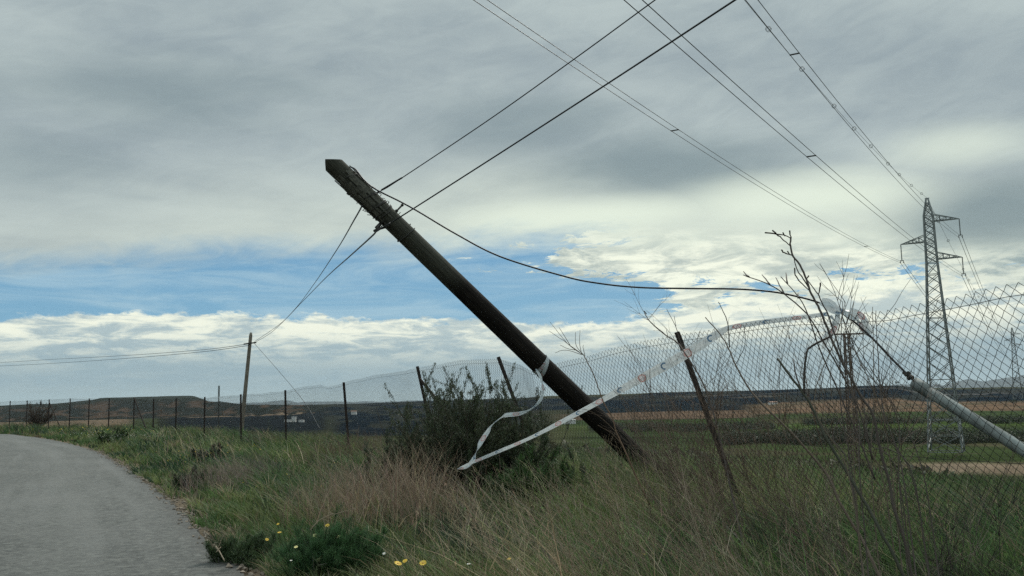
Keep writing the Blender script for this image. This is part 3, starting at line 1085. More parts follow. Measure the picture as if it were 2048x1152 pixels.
# sleeves where they are made off
sl = MB(); sl.tube([pix(763, 380, 9.44), pix(804, 355.5, 9.29)], 0.009, 7)
tag(sl.build('cable_sleeve', M_CABLE, origin=pix(763, 380, 9.44)), 'short black sleeve on the thinner cable just above the pole head', 'cable sleeve')
cable([pix(724, 412, 9.62), pix(710, 437, 11.0), pix(672, 502, 18), pix(628, 568, 30), pix(590, 618, 40), pix(545, 663, 48), pix(508, 686, 51.9)], 0.010,
      'upper of the two black cables from the leaning pole down to the upright pole', n=14)
cable([pix(752, 463, 9.55), pix(742, 474, 10.2), pix(700, 512, 14), pix(650, 557, 23), pix(605, 603, 35), pix(560, 648, 46), pix(508, 684, 51.9)], 0.010,
      'lower of the two black cables from the pole hook to the upright pole', n=14)
cable([pix(497, 688, 51.8), pix(400, 700, 62), pix(250, 711, 78), pix(100, 719, 94), pix(0, 725, 105), pix(-150, 731, 122), pix(-400, 740, 150)], 0.016,
      'upper cable running left from the upright pole', n=10)
cable([pix(497, 691, 51.8), pix(400, 704, 62), pix(250, 717, 78), pix(100, 727, 94), pix(0, 732, 105), pix(-150, 739, 122), pix(-400, 746, 150)], 0.016,
      'lower cable running left from the upright pole', n=10)
gp = pix(640, 858, 44.0); gp[2] = float(ground_z(gp[0], gp[1]))
cable([pix(508, 686, 51.9), pix(560, 745, 49), pix(610, 806, 46.5), pix(640, 858, 44)], 0.011, 'stay wire slanting down right from the upright pole to the fence', m=M_COND, name='stay_wire')

# stay of the leaning pole: sags over to the guard tube
stay_px = [(700, 333, 9.5), (712, 340, 9.45), (728, 360, 9.42), (752, 379, 9.4), (800, 403, 9.35), (838, 424, 9.3), (912, 468, 9.15), (1000, 513, 9.0), (1130, 553, 8.8), (1200, 567, 8.65), (1280, 575, 8.5), (1380, 577, 8.3), (1470, 578, 8.1),
           (1540, 583, 7.95), (1590, 592, 7.85), (1640, 606, 7.75), (1690, 630, 7.6), (1740, 672, 7.45), (1780, 714, 7.35), (1816, 750, 7.25), (1834, 769, 7.2)]
cable([pix(*p) for p in stay_px], 0.0085, 'slack black stay cable sagging from the leaning pole head to the grey tube', name='stay_cable', n=8)
GA = pix(1832, 768, 7.2); GB = pix(2052, 903, 6.35)
gd = (GB - GA) / np.linalg.norm(GB - GA)
gl = (GA[2] + 0.3) / -gd[2]
gt = thing('guard_tube', 'pale grey guard tube slanting down behind the fence, around the stay cable end', 'guard tube', tuple(GA))
mb = MB(); mb.tube([GA + gd * gl * s for s in np.linspace(0, 1, 14)], np.linspace(0.043, 0.047, 14), 20)
mb.build('tube', M_GUARD, gt, smooth=True)
mb = MB(); mb.tube([GA - gd * 0.01, GA + gd * 0.14], 0.048, 20)
mb.build('collar', M_GUARD, gt, smooth=True)
ck = thing('cable_clamp', 'small knuckle clamp on the stay cable just above the grey tube', 'cable clamp', tuple(pix(1816, 750, 7.25)))
mb = MB(); c0 = pix(1817, 751, 7.24)
for dx, dz in ((-0.02, 0.012), (0.018, -0.005), (0.0, -0.018), (0.002, 0.02)):
    mb.tube([c0 + np.array([dx - .008, -.012, dz]), c0 + np.array([dx + .008, .012, dz - .006])], 0.015, 8)
mb.build('bolt', M_IRON, ck)
mb = MB(); mb.tube([c0 - gd * 0.05, c0 + gd * 0.045], [0.014, 0.018], 9); mb.build('body', M_IRON, ck)


# ------------------------------------------------------------------ printed barrier tape
def ribbon(ctrl, n=10, uv0=0.0):
    """ctrl rows: px, py, dist, width m, roll deg (0 = width across the picture's vertical)"""
    arr = []
    for px, py, d, w, r in ctrl:
        p = pix(px, py, d); arr.append([*p, w, r])
    A = catmull(np.array(arr), n)
    P = A[:, :3]
    T = np.gradient(P, axis=0); T /= np.linalg.norm(T, axis=1, keepdims=True)
    L = np.concatenate([[0], np.cumsum(np.linalg.norm(np.diff(P, axis=0), axis=1))]) + uv0
    vw = np.array([0.0, -1.0, 0.05])
    vs = []; uv = []; fs = []
    cols = 5
    for i in range(len(P)):
        s = np.cross(T[i], vw); s /= np.linalg.norm(s)
        q = np.cross(s, T[i])
        a = math.radians(A[i, 4])
        wv = math.cos(a) * s + math.sin(a) * q
        for k in range(cols):
            f = k / (cols - 1) - 0.5
            cr = A[i, 3] / 0.11 * (0.009 * math.sin(L[i] * 17 + f * 9) + 0.006 * math.sin(L[i] * 47 + f * 23) + 0.012 * abs(f) * math.sin(L[i] * 5))
            vs.append(P[i] + wv * A[i, 3] * f + q * cr)
            uv.append((L[i], f * 0.086))
    for i in range(len(P) - 1):
        for k in range(cols - 1):
            fs.append((i * cols + k, i * cols + k + 1, (i + 1) * cols + k + 1, (i + 1) * cols + k))
    return vs, fs, uv


tp = thing('barrier_tape', 'long white barrier tape stretched from the cable knot down past a post to the grass', 'barrier tape', tuple(pix(918, 936, 9.5)))
mb = MB()
v_, f_, u_ = ribbon([(1655, 628, 7.72, 0.035, 10), (1610, 634, 7.75, 0.036, 20), (1560, 640, 7.8, 0.04, 10), (1500, 648, 7.9, 0.045, 0), (1462, 655, 7.96, 0.045, 10), (1450, 659, 7.98, 0.05, 15), (1440, 665, 8.0, 0.065, 5), (1410, 684, 8.05, 0.082, 0), (1375, 706, 8.15, 0.086, 0),
                     (1320, 737, 8.3, 0.086, 0), (1255, 772, 8.5, 0.068, 12), (1190, 808, 8.7, 0.052, 25), (1130, 840, 8.9, 0.044, 8), (1060, 876, 9.1, 0.038, 35), (985, 908, 9.35, 0.032, 10), (935, 929, 9.5, 0.03, 40), (915, 938, 9.55, 0.03, 80)], 10)
mb.addv(v_, f_, uv=u_)
mb.build('taut_strand', M_TAPE, tp)
mb = MB()
v_, f_, u_ = ribbon([(1072, 738, 10.35, 0.03, 60), (1079, 750, 10.3, 0.042, 40), (1085, 768, 10.25, 0.036, 60), (1086, 785, 10.2, 0.03, 30), (1079, 802, 10.15, 0.036, 20), (1062, 818, 10.1, 0.026, 60), (1040, 827, 10.05, 0.040, 10), (1014, 830, 10.0, 0.046, -10), (1004, 834, 9.97, 0.022, 50), (985, 849, 9.9, 0.024, 70),
                     (975, 864, 9.85, 0.044, 10), (962, 884, 9.8, 0.050, -15), (953, 903, 9.7, 0.022, 80), (947, 918, 9.65, 0.040, 20), (934, 933, 9.55, 0.032, 0), (915, 938, 9.55, 0.022, 60)], 9)
mb.addv(v_, f_, uv=u_)
mb.build('loose_strand', M_TAPE, tp)
# band round the pole
bd = thing('tape_band', 'white tape wound as a band round the leaning pole above the fence', 'tape', tuple(pole_at(1085)[0]))
mb = MB()
for off, tilt in ((-0.012, 0.12), (0.022, 0.02)):
    c_, t = pole_at(1085)
    c_ = c_ + dirp * off
    n = 40; vs = []; uv = []; fs = []
    for i in range(n + 1):
        a = 2 * math.pi * i / n
        o = math.cos(a) * ref_side + math.sin(a) * ref_front
        for k, h in enumerate((-0.022, 0.022)):
            vs.append(c_ + o * (prad(t) + 0.006 + 0.002 * k) + dirp * (h + tilt * 0.4 * math.cos(a)))
            uv.append((a * prad(t) + off * 3, h * 1.2))
    for i in range(n):
        fs.append((2 * i, 2 * i + 2, 2 * i + 3, 2 * i + 1))
    mb.addv(vs, fs, uv=uv)
mb.build('band', M_TAPE, bd)
# knotted clump on the stay cable
kn = thing('tape_knot', 'crumpled clump of white tape knotted on the stay cable at the tall dead stalks', 'tape', tuple(pix(1690, 630, 7.6)))
for ctrl in ([(1642, 603, 7.7, 0.06, 0), (1655, 607, 7.66, 0.10, 20), (1668, 618, 7.62, 0.085, -10), (1688, 624, 7.6, 0.06, 30), (1704, 630, 7.56, 0.085, 0), (1716, 640, 7.52, 0.05, 20)],
             [(1700, 621, 7.55, 0.05, 10), (1716, 625, 7.52, 0.04, -20), (1728, 640, 7.5, 0.06, 10), (1734, 655, 7.5, 0.07, 30), (1740, 668, 7.5, 0.05, 0)],
             [(1710, 634, 7.56, 0.035, 60), (1722, 650, 7.54, 0.055, 20), (1732, 662, 7.52, 0.06, -10), (1738, 672, 7.52, 0.03, 40)],
             [(1676, 620, 7.62, 0.03, 0), (1674, 640, 7.6, 0.05, 10), (1668, 660, 7.6, 0.055, 30), (1655, 672, 7.58, 0.06, -10), (1650, 684, 7.58, 0.05, 30), (1645, 698, 7.6, 0.02, 10)],
             [(1660, 632, 7.6, 0.03, 0), (1667, 640, 7.6, 0.035, 40), (1663, 655, 7.6, 0.03, 0)]):
    v_, f_, u_ = ribbon(ctrl, 7, random.random())
    mb = MB(); mb.addv(v_, f_, uv=u_)
    mb.build('tape_end', M_TAPE, kn)


# ------------------------------------------------------------------ transmission pylons
LINE = np.array([0.50, 0.866, 0.0])               # direction of the power line, away from the camera
ARM = np.array([0.866, -0.50, 0.0])               # across it, to the right
P1 = pix(1893, 903, 131.0)
H_P = 36.0


def zl(py):                                        # height on the near pylon of a photo row
    return (904 - py) / 500.0 * H_P


PROF = [(0.0, 2.15), (4.4, 1.88), (26.6, 0.72), (33.4, 0.60), (36.0, 0.12)]   # height, half width


def half(z): return float(np.interp(z, [p[0] for p in PROF], [p[1] for p in PROF]))


def make_pylon(base, label, scale_detail=1.0):
    root = thing('lattice_pylon', label, 'pylon', tuple(base), 'lattice pylons of the power line')
    X, Y = ARM, LINE

    def corner(i, z):
        w = half(z); sx, sy = ((-1, -1), (1, -1), (1, 1), (-1, 1))[i]
        return base + X * w * sx + Y * w * sy + np.array([0, 0, z])
    lw = 0.16 * scale_detail; bw = 0.085 * scale_detail
    body = MB()
    zs = [0, 2.2, 4.4]
    z = 4.4
    while z < 26.0:
        z += max(1.3, half(z) * 1.55); zs.append(min(z, 26.6))
    zs = [q for q in zs if q < 26.0] + [26.6]
    z = 26.6
    while z < 33.0:
        z += 0.97; zs.append(z)
    zs[-1] = 33.4
    zs += [34.4, 35.3, 36.0]
    for i in range(4):
        leg = [0, 4.4, 26.6, 33.4, 36.0]
        for q0, q1 in zip(leg[:-1], leg[1:]):
            body.bar(corner(i, q0), corner(i, q1), lw, lw)
    for n_, (q0, q1) in enumerate(zip(zs[:-1], zs[1:])):
        for i in range(4):
            k = (i + 1) % 4
            if q1 < 35.9:
                body.bar(corner(i, q0), corner(k, q1), bw)
                body.bar(corner(k, q0), corner(i, q1), bw)
            if q0 in (2.2, 4.4) or abs(q0 - 26.6) < 0.01 or n_ % 4 == 0 or q0 > 32:
                body.bar(corner(i, q0 if q0 else 0.01), corner(k, q0 if q0 else 0.01), bw)
    body.bar(base + X * -0.3 + np.array([0, 0, 36.0]), base + X * 0.3 + np.array([0, 0, 36.0]), 0.12)
    body.build('tower_body', M_STEEL, root)
    tips = []
    for side, zt in ((1, 32.6), (-1, 29.7), (1, 27.1)):
        arm = MB()
        tip = base + X * side * 3.95 + np.array([0, 0, zt - 0.05])
        w = half(zt)
        n = 4
        lo = [base + X * side * w + Y * s * w + np.array([0, 0, zt]) for s in (-1, 1)]
        hi = [base + X * side * w + Y * s * w + np.array([0, 0, zt + 0.95]) for s in (-1, 1)]
        for s in (0, 1):
            arm.bar(lo[s], tip, bw * 1.3); arm.bar(hi[s], tip, bw * 1.1)
            for i in range(1, n):
                f0 = i / n; f1 = (i - 0.5) / n
                pl = lo[s] + (tip - lo[s]) * f0; ph = hi[s] + (tip - hi[s]) * f0
                arm.bar(pl, ph, bw * 0.7)
                arm.bar(lo[s] + (tip - lo[s]) * ((i - 1) / n), ph, bw * 0.7)
        for i in range(n):
            f0, f1 = i / n, (i + 1) / n
            arm.bar(lo[0] + (tip - lo[0]) * f0, lo[1] + (tip - lo[1]) * f1, bw * 0.7)
        arm.build('crossarm', M_STEEL, root)
        ins = MB()
        bot = tip - np.array([0, 0, 2.35])
        zz = np.linspace(0, 1, 33)
        rr = [0.035 if i % 2 == 0 else 0.10 for i in range(33)]
        ins.tube([tip + (bot - tip) * q for q in zz], rr, 8)
        insu = ins.build('insulator', M_INS, root)
        yk = MB()
        yk.bar(bot - X * 0.25, bot + X * 0.25, 0.08)
        for s in (-1, 1):
            yk.bar(bot + X * 0.22 * s, bot + X * 0.22 * s - np.array([0, 0, 0.30]), 0.07)
            yk.bar(bot + X * 0.22 * s - np.array([0, 0, .3]) - Y * 0.45, bot + X * 0.22 * s - np.array([0, 0, .3]) + Y * 0.45, 0.09)
        yk.build('yoke', M_IRON, root)
        tips.append(bot - np.array([0, 0, 0.3]))
    return root, tips, base + np.array([0, 0, 36.1])


_, TIPS1, PEAK1 = make_pylon(P1, 'tall near lattice pylon with three crossarms, behind the mesh fence on the right')
P2 = P1 + LINE * 395.0
v2 = pix(2036, 797, P2[1]); P2[2] = v2[2]
P2[0] = pix(2036, 797, P2[1])[0]
_, TIPS2, PEAK2 = make_pylon(P2, 'small far lattice pylon at the right edge, beyond the tan field', 1.5)


def span_from_px(start, pxs, L_out):
    """a conductor hanging in the vertical plane of the line, through photo points; returns sampled points"""
    ts = []; zs = []
    n = np.array([LINE[1], -LINE[0], 0])
    o = np.array([0, 0, EYE])
    for px, py in pxs:
        v = ray(px, py)
        k = np.dot(start - o, n) / np.dot(v, n)
        p = o + v * k
        t = np.dot(p - start, -LINE)
        ts.append(t); zs.append(p[2] - start[2])
    ts = np.array(ts); zs = np.array(zs)
    Mx = np.stack([ts, ts ** 2], 1)
    ab = np.linalg.lstsq(Mx, zs, rcond=None)[0]
    t = np.linspace(0, L_out, 90)
    print('span', start.round(1), ts.round(1), zs.round(1), ab)
    return np.stack([start[0] - LINE[0] * t, start[1] - LINE[1] * t, start[2] + ab[0] * t + ab[1] * t * t], 1)


def bundle(start, pxs, pts2, label, label2, spacer_px):
    P = span_from_px(start, pxs, 210.0)
    root = thing('conductor_pair', label, 'power line', tuple(start), 'conductors coming overhead to the near pylon')
    for s in (-1, 1):
        mb = MB(); mb.tube(P + ARM * 0.22 * s, 0.019, 4)
        mb.build('wire', M_COND, root)
    # spacers
    for px in spacer_px:
        q = np.array([R3.T @ (p - np.array([0, 0, EYE])) for p in P])
        u = 1024 + F * q[:, 0] / -q[:, 2]; u = np.where(q[:, 2] < 0, u, 1e9)
        i = int(np.argmin(abs(u - px)))
        mb = MB(); mb.bar(P[i] - ARM * 0.24, P[i] + ARM * 0.24, 0.055, 0.055)
        mb.build('spacer', M_IRON, root)
    r2 = thing('conductor_pair', label2, 'power line', tuple(start), 'conductors running on to the far pylon')
    t = np.linspace(0, 1, 50)[:, None]
    Q = start + (pts2 - start) * t; Q[:, 2] -= (4 * 9.0 * t * (1 - t))[:, 0]
    for s in (-1, 1):
        mb = MB(); mb.tube(Q + ARM * 0.22 * s, 0.03, 4)
        mb.build('wire', M_COND, r2)


bundle(TIPS1[0], [(1850, 412), (1602, 130), (1508, 0)], TIPS2[0], 'twin conductor overhead ending at the upper right crossarm of the near pylon', 'twin conductor from the upper right crossarm on to the far pylon', (1598,))
bundle(TIPS1[1], [(1358, 268), (1150, 122), (955, 0)], TIPS2[1], 'twin conductor overhead ending at the left crossarm of the near pylon', 'twin conductor from the left crossarm on to the far pylon', (1358, 1733))
bundle(TIPS1[2], [(1790, 450), (1614, 311), (1272, 0)], TIPS2[2], 'twin conductor overhead ending at the lower right crossarm of the near pylon', 'twin conductor from the lower right crossarm on to the far pylon', (1614,))
# earth wire with bird diverters
Pe = span_from_px(PEAK1, [(1745, 297), (1663, 205), (1531, 52)], 200.0)
ew = thing('earth_wire', 'single earth wire overhead with ring shaped bird diverters, ending at the pylon peak', 'power line', tuple(PEAK1))
mb = MB(); mb.tube(Pe, 0.016, 4); mb.build('wire', M_COND, ew)
qq = np.array([R3.T @ (p - np.array([0, 0, EYE])) for p in Pe])
uu = 1024 + F * qq[:, 0] / -qq[:, 2]; uu = np.where(qq[:, 2] < 0, uu, 1e9)
for px in (1531, 1605, 1663, 1708, 1745, 1776, 1801, 1823, 1842):
    kx = np.interp(-px, -uu[:70], np.arange(70)) if False else float(np.argmin(abs(uu - px)))
    i = int(kx)
    # interpolate between samples for an exact station
    j = min(i + 1, 89)
    p = Pe[i]
    mb = MB()
    an = np.linspace(0, 2 * math.pi * 3, 60)
    mb.tube(np.stack([p[0] + ARM[0] * 0.16 * np.cos(an) - LINE[0] * (an / 19 - .5) * 0.35, p[1] + ARM[1] * 0.16 * np.cos(an) - LINE[1] * (an / 19 - .5) * 0.35, p[2] + 0.16 * np.sin(an)], 1), 0.010, 4)
    mb.build('bird_diverter', M_COND, ew)
t = np.linspace(0, 1, 50)[:, None]
Q = PEAK1 + (PEAK2 - PEAK1) * t; Q[:, 2] -= (4 * 7.0 * t * (1 - t))[:, 0]
ew2 = thing('earth_wire', 'earth wire with small diverters running on from the near pylon peak to the far pylon', 'power line', tuple(PEAK1))
mb = MB(); mb.tube(Q, 0.02, 4); mb.build('wire', M_COND, ew2)
for i in range(2, 26, 2):
    mb = MB(); an = np.linspace(0, 2 * math.pi * 2, 30); p = Q[i]
    mb.tube(np.stack([p[0] + 0.2 * np.cos(an), p[1] + (an / 12 - .5) * 0.3, p[2] + 0.2 * np.sin(an)], 1), 0.02, 4)
    mb.build('bird_diverter', M_COND, ew2)

# ------------------------------------------------------------------ lattice pole with a T arm
LB = pix(1708, 905, 122.0); LT = pix(1695, 668, 122.0)
LB[2] = float(ground_z(LB[0], LB[1])); LH = LT[2] - LB[2]
lr = thing('lattice_pole', 'narrow rusty lattice pole with a flat T crossarm, seen behind the dead stalks', 'power pole', tuple(LB))
mb = MB()
for z0, z1 in zip(np.linspace(0, LH, 22)[:-1], np.linspace(0, LH, 22)[1:]):
    w0 = 0.55 - 0.28 * z0 / LH; w1_ = 0.55 - 0.28 * z1 / LH
    cs = [(-1, -1), (1, -1), (1, 1), (-1, 1)]
    for i in range(4):
        k = (i + 1) % 4
        p = lambda c, w, z: LB + np.array([c[0] * w, c[1] * w, z])
        mb.bar(p(cs[i], w0, z0), p(cs[i], w1_, z1), 0.12)
        mb.bar(p(cs[i], w0, z0), p(cs[k], w1_, z1), 0.06)
        mb.bar(p(cs[i], w1_, z1), p(cs[k], w1_, z1), 0.06)
M_RUST2 = simple('rusted_lattice', (0.11, 0.075, 0.055), 0.7, 0.3, 0.3, 3)
mb.build('tower_body', M_RUST2, lr)
mb = MB(); tt_ = LB + np.array([0, 0, LH])
mb.bar(tt_ - np.array([2.9, 0, 0]), tt_ + np.array([2.5, 0, 0]), 0.16, 0.2)
mb.build('crossarm', M_RUST2, lr)
for dx in (-2.7, 0.0, 2.3):
    mb = MB(); p = tt_ + np.array([dx, 0, 0.1])
    mb.tube([p, p + np.array([0, 0, 0.12]), p + np.array([0, 0, 0.2]), p + np.array([0, 0, .4])], [0.05, 0.12, 0.07, 0.08], 8); mb.build('insulator', M_INS, lr)

# ------------------------------------------------------------------ small far buildings and masts
def hut(px, py, d, w, h, dep, label, roof=True):
    b = pix(px, py, d); b[2] = float(ground_z(b[0], b[1])) - 0.1
    zt = max(h, 1.0)
    r = thing('farm_building', label, 'building', tuple(b))
    mb = MB(); mb.box((b[0] - w / 2, b[1] - dep / 2, b[2]), (b[0] + w / 2, b[1] + dep / 2, b[2] + zt)); mb.build('wall', M_WHITEWALL, r)
    mb = MB()
    e = 0.3
    if roof:
        z0 = b[2] + zt; z1 = z0 + w * 0.12
        vs = [(b[0] - w / 2 - e, b[1] - dep / 2 - e, z0), (b[0] + w / 2 + e, b[1] - dep / 2 - e, z0), (b[0] + w / 2 + e, b[1] + dep / 2 + e, z0), (b[0] - w / 2 - e, b[1] + dep / 2 + e, z0), (b[0] - w / 2 - e, b[1], z1), (b[0] + w / 2 + e, b[1], z1)]
        mb.addv(vs, [(0, 1, 5, 4), (2, 3, 4, 5), (0, 4, 3), (1, 2, 5), (3, 2, 1, 0)])
        mb.build('roof', M_TILE, r)
    else:
        mb.box((b[0] - w / 2 - 0.1, b[1] - dep / 2 - 0.1, b[2] + zt), (b[0] + w / 2 + 0.1, b[1] + dep / 2 + 0.1, b[2] + zt + 0.25)); mb.build('parapet', M_WHITEWALL, r)
    return r


hut(588, 843, 480, 1.9, 2.6, 2.5, 'small white tower like building in the plain beside a fence post', False)
hut(576, 843, 485, 3.2, 1.1, 3, 'low white shed just left of the small white tower in the plain', False)
hut(603, 846, 465, 2.4, 1.0, 3, 'tiny white shed just right of the small white tower in the plain', False)
hut(708, 826, 700, 3.6, 2.6, 4, 'white farmhouse in the dark plain seen through the fence left of the shrub')
hut(1139, 834, 330, 4.0, 1.3, 5, 'long low white shed behind the base of the leaning pole', False)
hut(1545, 805, 640, 5.0, 1.6, 5, 'pale distant farmhouse on the tan field behind the dead stalks')

ms = pix(437, 830, 300); ms[2] = float(ground_z(ms[0], ms[1])); mt = pix(438, 771, 300)
mr = thing('thin_mast', 'thin dark mast rising from the plain left of the upright pole', 'mast', tuple(ms))
mb = MB(); mb.tube([ms, mt], [0.25, 0.14], 8); mb.build('shaft', M_IRON, mr)
mb = MB(); mb.tube([mt - np.array([0, 0, 3.5]), mt - np.array([0, 0, .2])], 0.30, 8); mb.build('antenna', M_STEEL, mr)

# ------------------------------------------------------------------ plants
def blades(P, h, lean, width, col, seg=3, droop=0.5, flat=None, g=rng):
    """many grass blades in one go. P (N,3) h (N) lean (N,2) horizontal tip offset; col (N,3)"""
    N = len(P)
    th = g.uniform(0, math.pi, N) if flat is None else flat
    wx = np.cos(th)[:, None] * width[:, None] * 0.5; wy = np.sin(th)[:, None] * width[:, None] * 0.5
    vs = []
    for i in range(seg + 1):
        t = i / seg
        c = P.copy()
        c[:, 0] += lean[:, 0] * t ** 1.7; c[:, 1] += lean[:, 1] * t ** 1.7
        c[:, 2] += h * (t - droop * 0.25 * t ** 3)
        k = (1 - t) ** 0.6 if i < seg else 0.06
        off = np.concatenate([wx, wy, 0 * wx], 1) * k
        vs.append(c - off); vs.append(c + off)
    V = np.stack(vs, 1)                                    # N, 2(seg+1), 3
    m = 2 * (seg + 1)
    base = (np.arange(N) * m)[:, None]
    q = np.concatenate([base + np.array([[2 * i, 2 * i + 1, 2 * i + 3, 2 * i + 2]]) for i in range(seg)], 0)
    cols = np.repeat(col, m, 0)
    return V.reshape(-1, 3), q, cols


def merge(parts):
    vs, qs, cs = [], [], []; n = 0
    for v, q, c in parts:
        vs.append(v); qs.append(q + n); cs.append(c); n += len(v)
    return np.concatenate(vs), np.concatenate(qs), np.concatenate(cs)


def scatter(N, r0, r1, a0=-0.60, a1=0.60, g=rng):
    r = r0 * (r1 / r0) ** g.random(N)
    a = g.uniform(a0, a1, N)
    return r * np.sin(a), r * np.cos(a), r


def jitter(col, N, s=0.25, g=rng):
    return np.clip(np.asarray(col)[None, :] * (1 + g.normal(0, s, (N, 1))) * (1 + g.normal(0, 0.08, (N, 3))), 0.003, 0.9)


WIND = np.array([-0.20, 0.02])


def px_of(x, y, z):
    v = R3.T @ np.stack([x, y, z - EYE])
    return 1024 + F * v[0] / -v[2], 576 - F * v[1] / -v[2]


def verge_ok(x, y):
    rs = road_s(x, y)
    return rs, fence_s(x, y), rs > -0.04 + 0.30 * vnoise(x * 1.7, y * 1.7, 71)


def build_grass():
    parts = []
    def palette(x, y, n, per):
        patch = fbm(x * 0.33, y * 0.33, 3, 51); p2 = fbm(x * 0.9, y * 0.9, 3, 61)
        green = np.array((0.074, 0.130, 0.044)); yel = np.array((0.145, 0.180, 0.066)); dk = np.array((0.030, 0.062, 0.030)); dry = np.array((0.24, 0.195, 0.125))
        k = rng.random(n)
        col = np.where((patch + rng.normal(0, 0.07, n) > 0.54)[:, None], yel, green)
        col = np.where((p2 + rng.normal(0, 0.06, n) < 0.44)[:, None], dk, col)
        pd = 0.05 + 0.16 * sstep(0.50, 0.64, fbm(x * 0.6, y * 0.6, 3, 81)) + 0.06 * sstep(0.5, 2.5, x)
        col = np.where((k < pd)[:, None], dry, col)
        return col * np.clip(rng.normal(1, per, (n, 1)), 0.35, 1.9)
    def tallness(x, y, rs):
        return 0.15 + 0.19 * sstep(0.2, 1.6, rs) + 0.13 * sstep(2.2, 4.0, rs) + 0.08 * sstep(0.5, 2.0, x)
    # loose sward
    x, y, r = scatter(260000, 2.6, 95)
    rs, s, ok = verge_ok(x, y); ok &= s < 3
    x, y, r, rs, s = (q[ok] for q in (x, y, r, rs, s)); N = len(x)
    p2 = fbm(x * 0.9, y * 0.9, 3, 61)
    h = tallness(x, y, rs) * rng.uniform(0.4, 1.15, N) * (0.6 + 0.8 * p2)
    w = np.clip(0.0055 * (r / 5.0) ** 0.85, 0.0050, 0.032) * np.where(rng.random(N) < 0.22, rng.uniform(1.5, 2.6, N), rng.uniform(0.5, 1.4, N))
    lean = rng.normal(0, 0.40, (N, 2)) * h[:, None] + WIND * h[:, None]
    parts.append(blades(np.stack([x, y, ground_z(x, y) - 0.01], 1), h, lean, w, palette(x, y, N, 0.25)))
    # tussocks
    n = 9500
    x, y, r = scatter(n, 2.6, 95)
    rs, s, ok = verge_ok(x, y); ok &= s < 4
    x, y, r, rs, s = (q[ok] for q in (x, y, r, rs, s)); n = len(x)
    m = 34
    size = tallness(x, y, rs) * rng.uniform(0.7, 1.75, n)
    tcol = palette(x, y, n, 0.32)
    rad = 0.045 * (r / 6) ** 0.55
    a = rng.uniform(0, 2 * math.pi, (n, m)); e = np.sqrt(rng.random((n, m)))
    X = (x[:, None] + rad[:, None] * e * np.cos(a)).ravel(); Y = (y[:, None] + rad[:, None] * e * np.sin(a)).ravel()
    H = (size[:, None] * rng.uniform(0.45, 1.15, (n, m))).ravel()
    out = (0.25 + 0.55 * e * rng.uniform(0.5, 1.5, (n, m)))
    LX = (out * np.cos(a)).ravel() * H + WIND[0] * H * 1.1; LY = (out * np.sin(a)).ravel() * H
    RR = np.repeat(r, m)
    w = np.clip(0.0058 * (RR / 5.0) ** 0.8, 0.0052, 0.028) * rng.uniform(0.6, 1.4, n * m)
    col = np.repeat(tcol, m, 0) * rng.uniform(0.75, 1.25, (n * m, 1))
    parts.append(blades(np.stack([X, Y, ground_z(X, Y) - 0.01], 1), H, np.stack([LX, LY], 1), w, col, droop=0.9))
    V, q, c = merge(parts)
    o = raw_mesh('grass', V, q, M_GRASS, c)
    tag(o, 'green verge grass with yellowish tips between road and fence', 'grass', kind='stuff')

    # dry bents and oat stalks standing above the green
    parts = []
    x, y, r = scatter(25000, 2.6, 80)
    rs, s, ok = verge_ok(x, y)
    dens = sstep(0.46, 0.64, fbm(x * 0.45, y * 0.45, 3, 91)) + 0.7 * sstep(-0.5, 1.0, x) * (r < 14) + 0.15
    ok &= (rs > 0.5) & (rng.random(len(x)) < dens) & (s < 3)
    x, y, r, rs, s = (q_[ok] for q_ in (x, y, r, rs, s)); N = len(x)
    z = ground_z(x, y)
    h = rng.uniform(0.35, 0.82, N) * sstep(0.2, 1.6, rs) + 0.08
    w = np.clip(0.0046 * (r / 5.0) ** 0.8, 0.004, 0.018) * rng.uniform(0.7, 1.3, N)
    lean = rng.normal(0, 0.30, (N, 2)) * h[:, None] + WIND * h[:, None] * 1.9
    col = jitter((0.36, 0.30, 0.20), N, 0.35)
    red = jitter((0.22, 0.175, 0.12), N, 0.3); gre = jitter((0.13, 0.20, 0.07), N, 0.25)
    f = fbm(x * 0.5, y * 0.5, 2, 95) + rng.normal(0, 0.1, N)
    col = np.where((f > 0.60)[:, None], col, np.where((f > 0.54)[:, None], red, gre))
    parts.append(blades(np.stack([x, y, z], 1), h, lean, w, col, seg=4, droop=0.8))
    k = rng.random(N) < 0.5
    for _ in range(5):
        kk = k & (r < 25) & (r > 5.2); n = int(kk.sum())
        hh = rng.uniform(0.02, 0.05, n)
        t = rng.uniform(0.72, 1.0, n)
        Pq = np.stack([x[kk] + lean[kk, 0] * t ** 1.7 + rng.normal(0, 0.008, n), y[kk] + lean[kk, 1] * t ** 1.7 + rng.normal(0, 0.008, n), z[kk] + h[kk] * (t - 0.2 * t ** 3)], 1)
        parts.append(blades(Pq, -hh, rng.normal(0, 0.02, (n, 2)), np.full(n, 0.005), np.clip(col[kk] * 1.05, 0, 1), seg=2))
    n = 900
    x, y, r = scatter(n, 3.3, 11, -0.12, 0.56)
    rs, s, ok = verge_ok(x, y); ok &= (s < -0.1) & (rs > 1.5) & (rng.random(n) < 0.25 + sstep(0.40, 0.6, fbm(x * 0.9, y * 0.9, 2, 77)))
    x, y, r = x[ok], y[ok], r[ok]; n = len(x); z = ground_z(x, y)
    h = rng.uniform(0.4, 0.85, n)
    ln = rng.normal(0, 0.30, (n, 2)) * h[:, None] + np.array([-0.55, 0.0]) * h[:, None]
    col = np.where(rng.random((n, 1)) < 0.5, jitter((0.38, 0.31, 0.22), n, 0.3), jitter((0.23, 0.18, 0.135), n, 0.3))
    parts.append(blades(np.stack([x, y, z], 1), h, ln, np.clip(rng.uniform(0.003, 0.006, n) * r / 5, 0.003, 0.009), col, seg=5, droop=0.6))
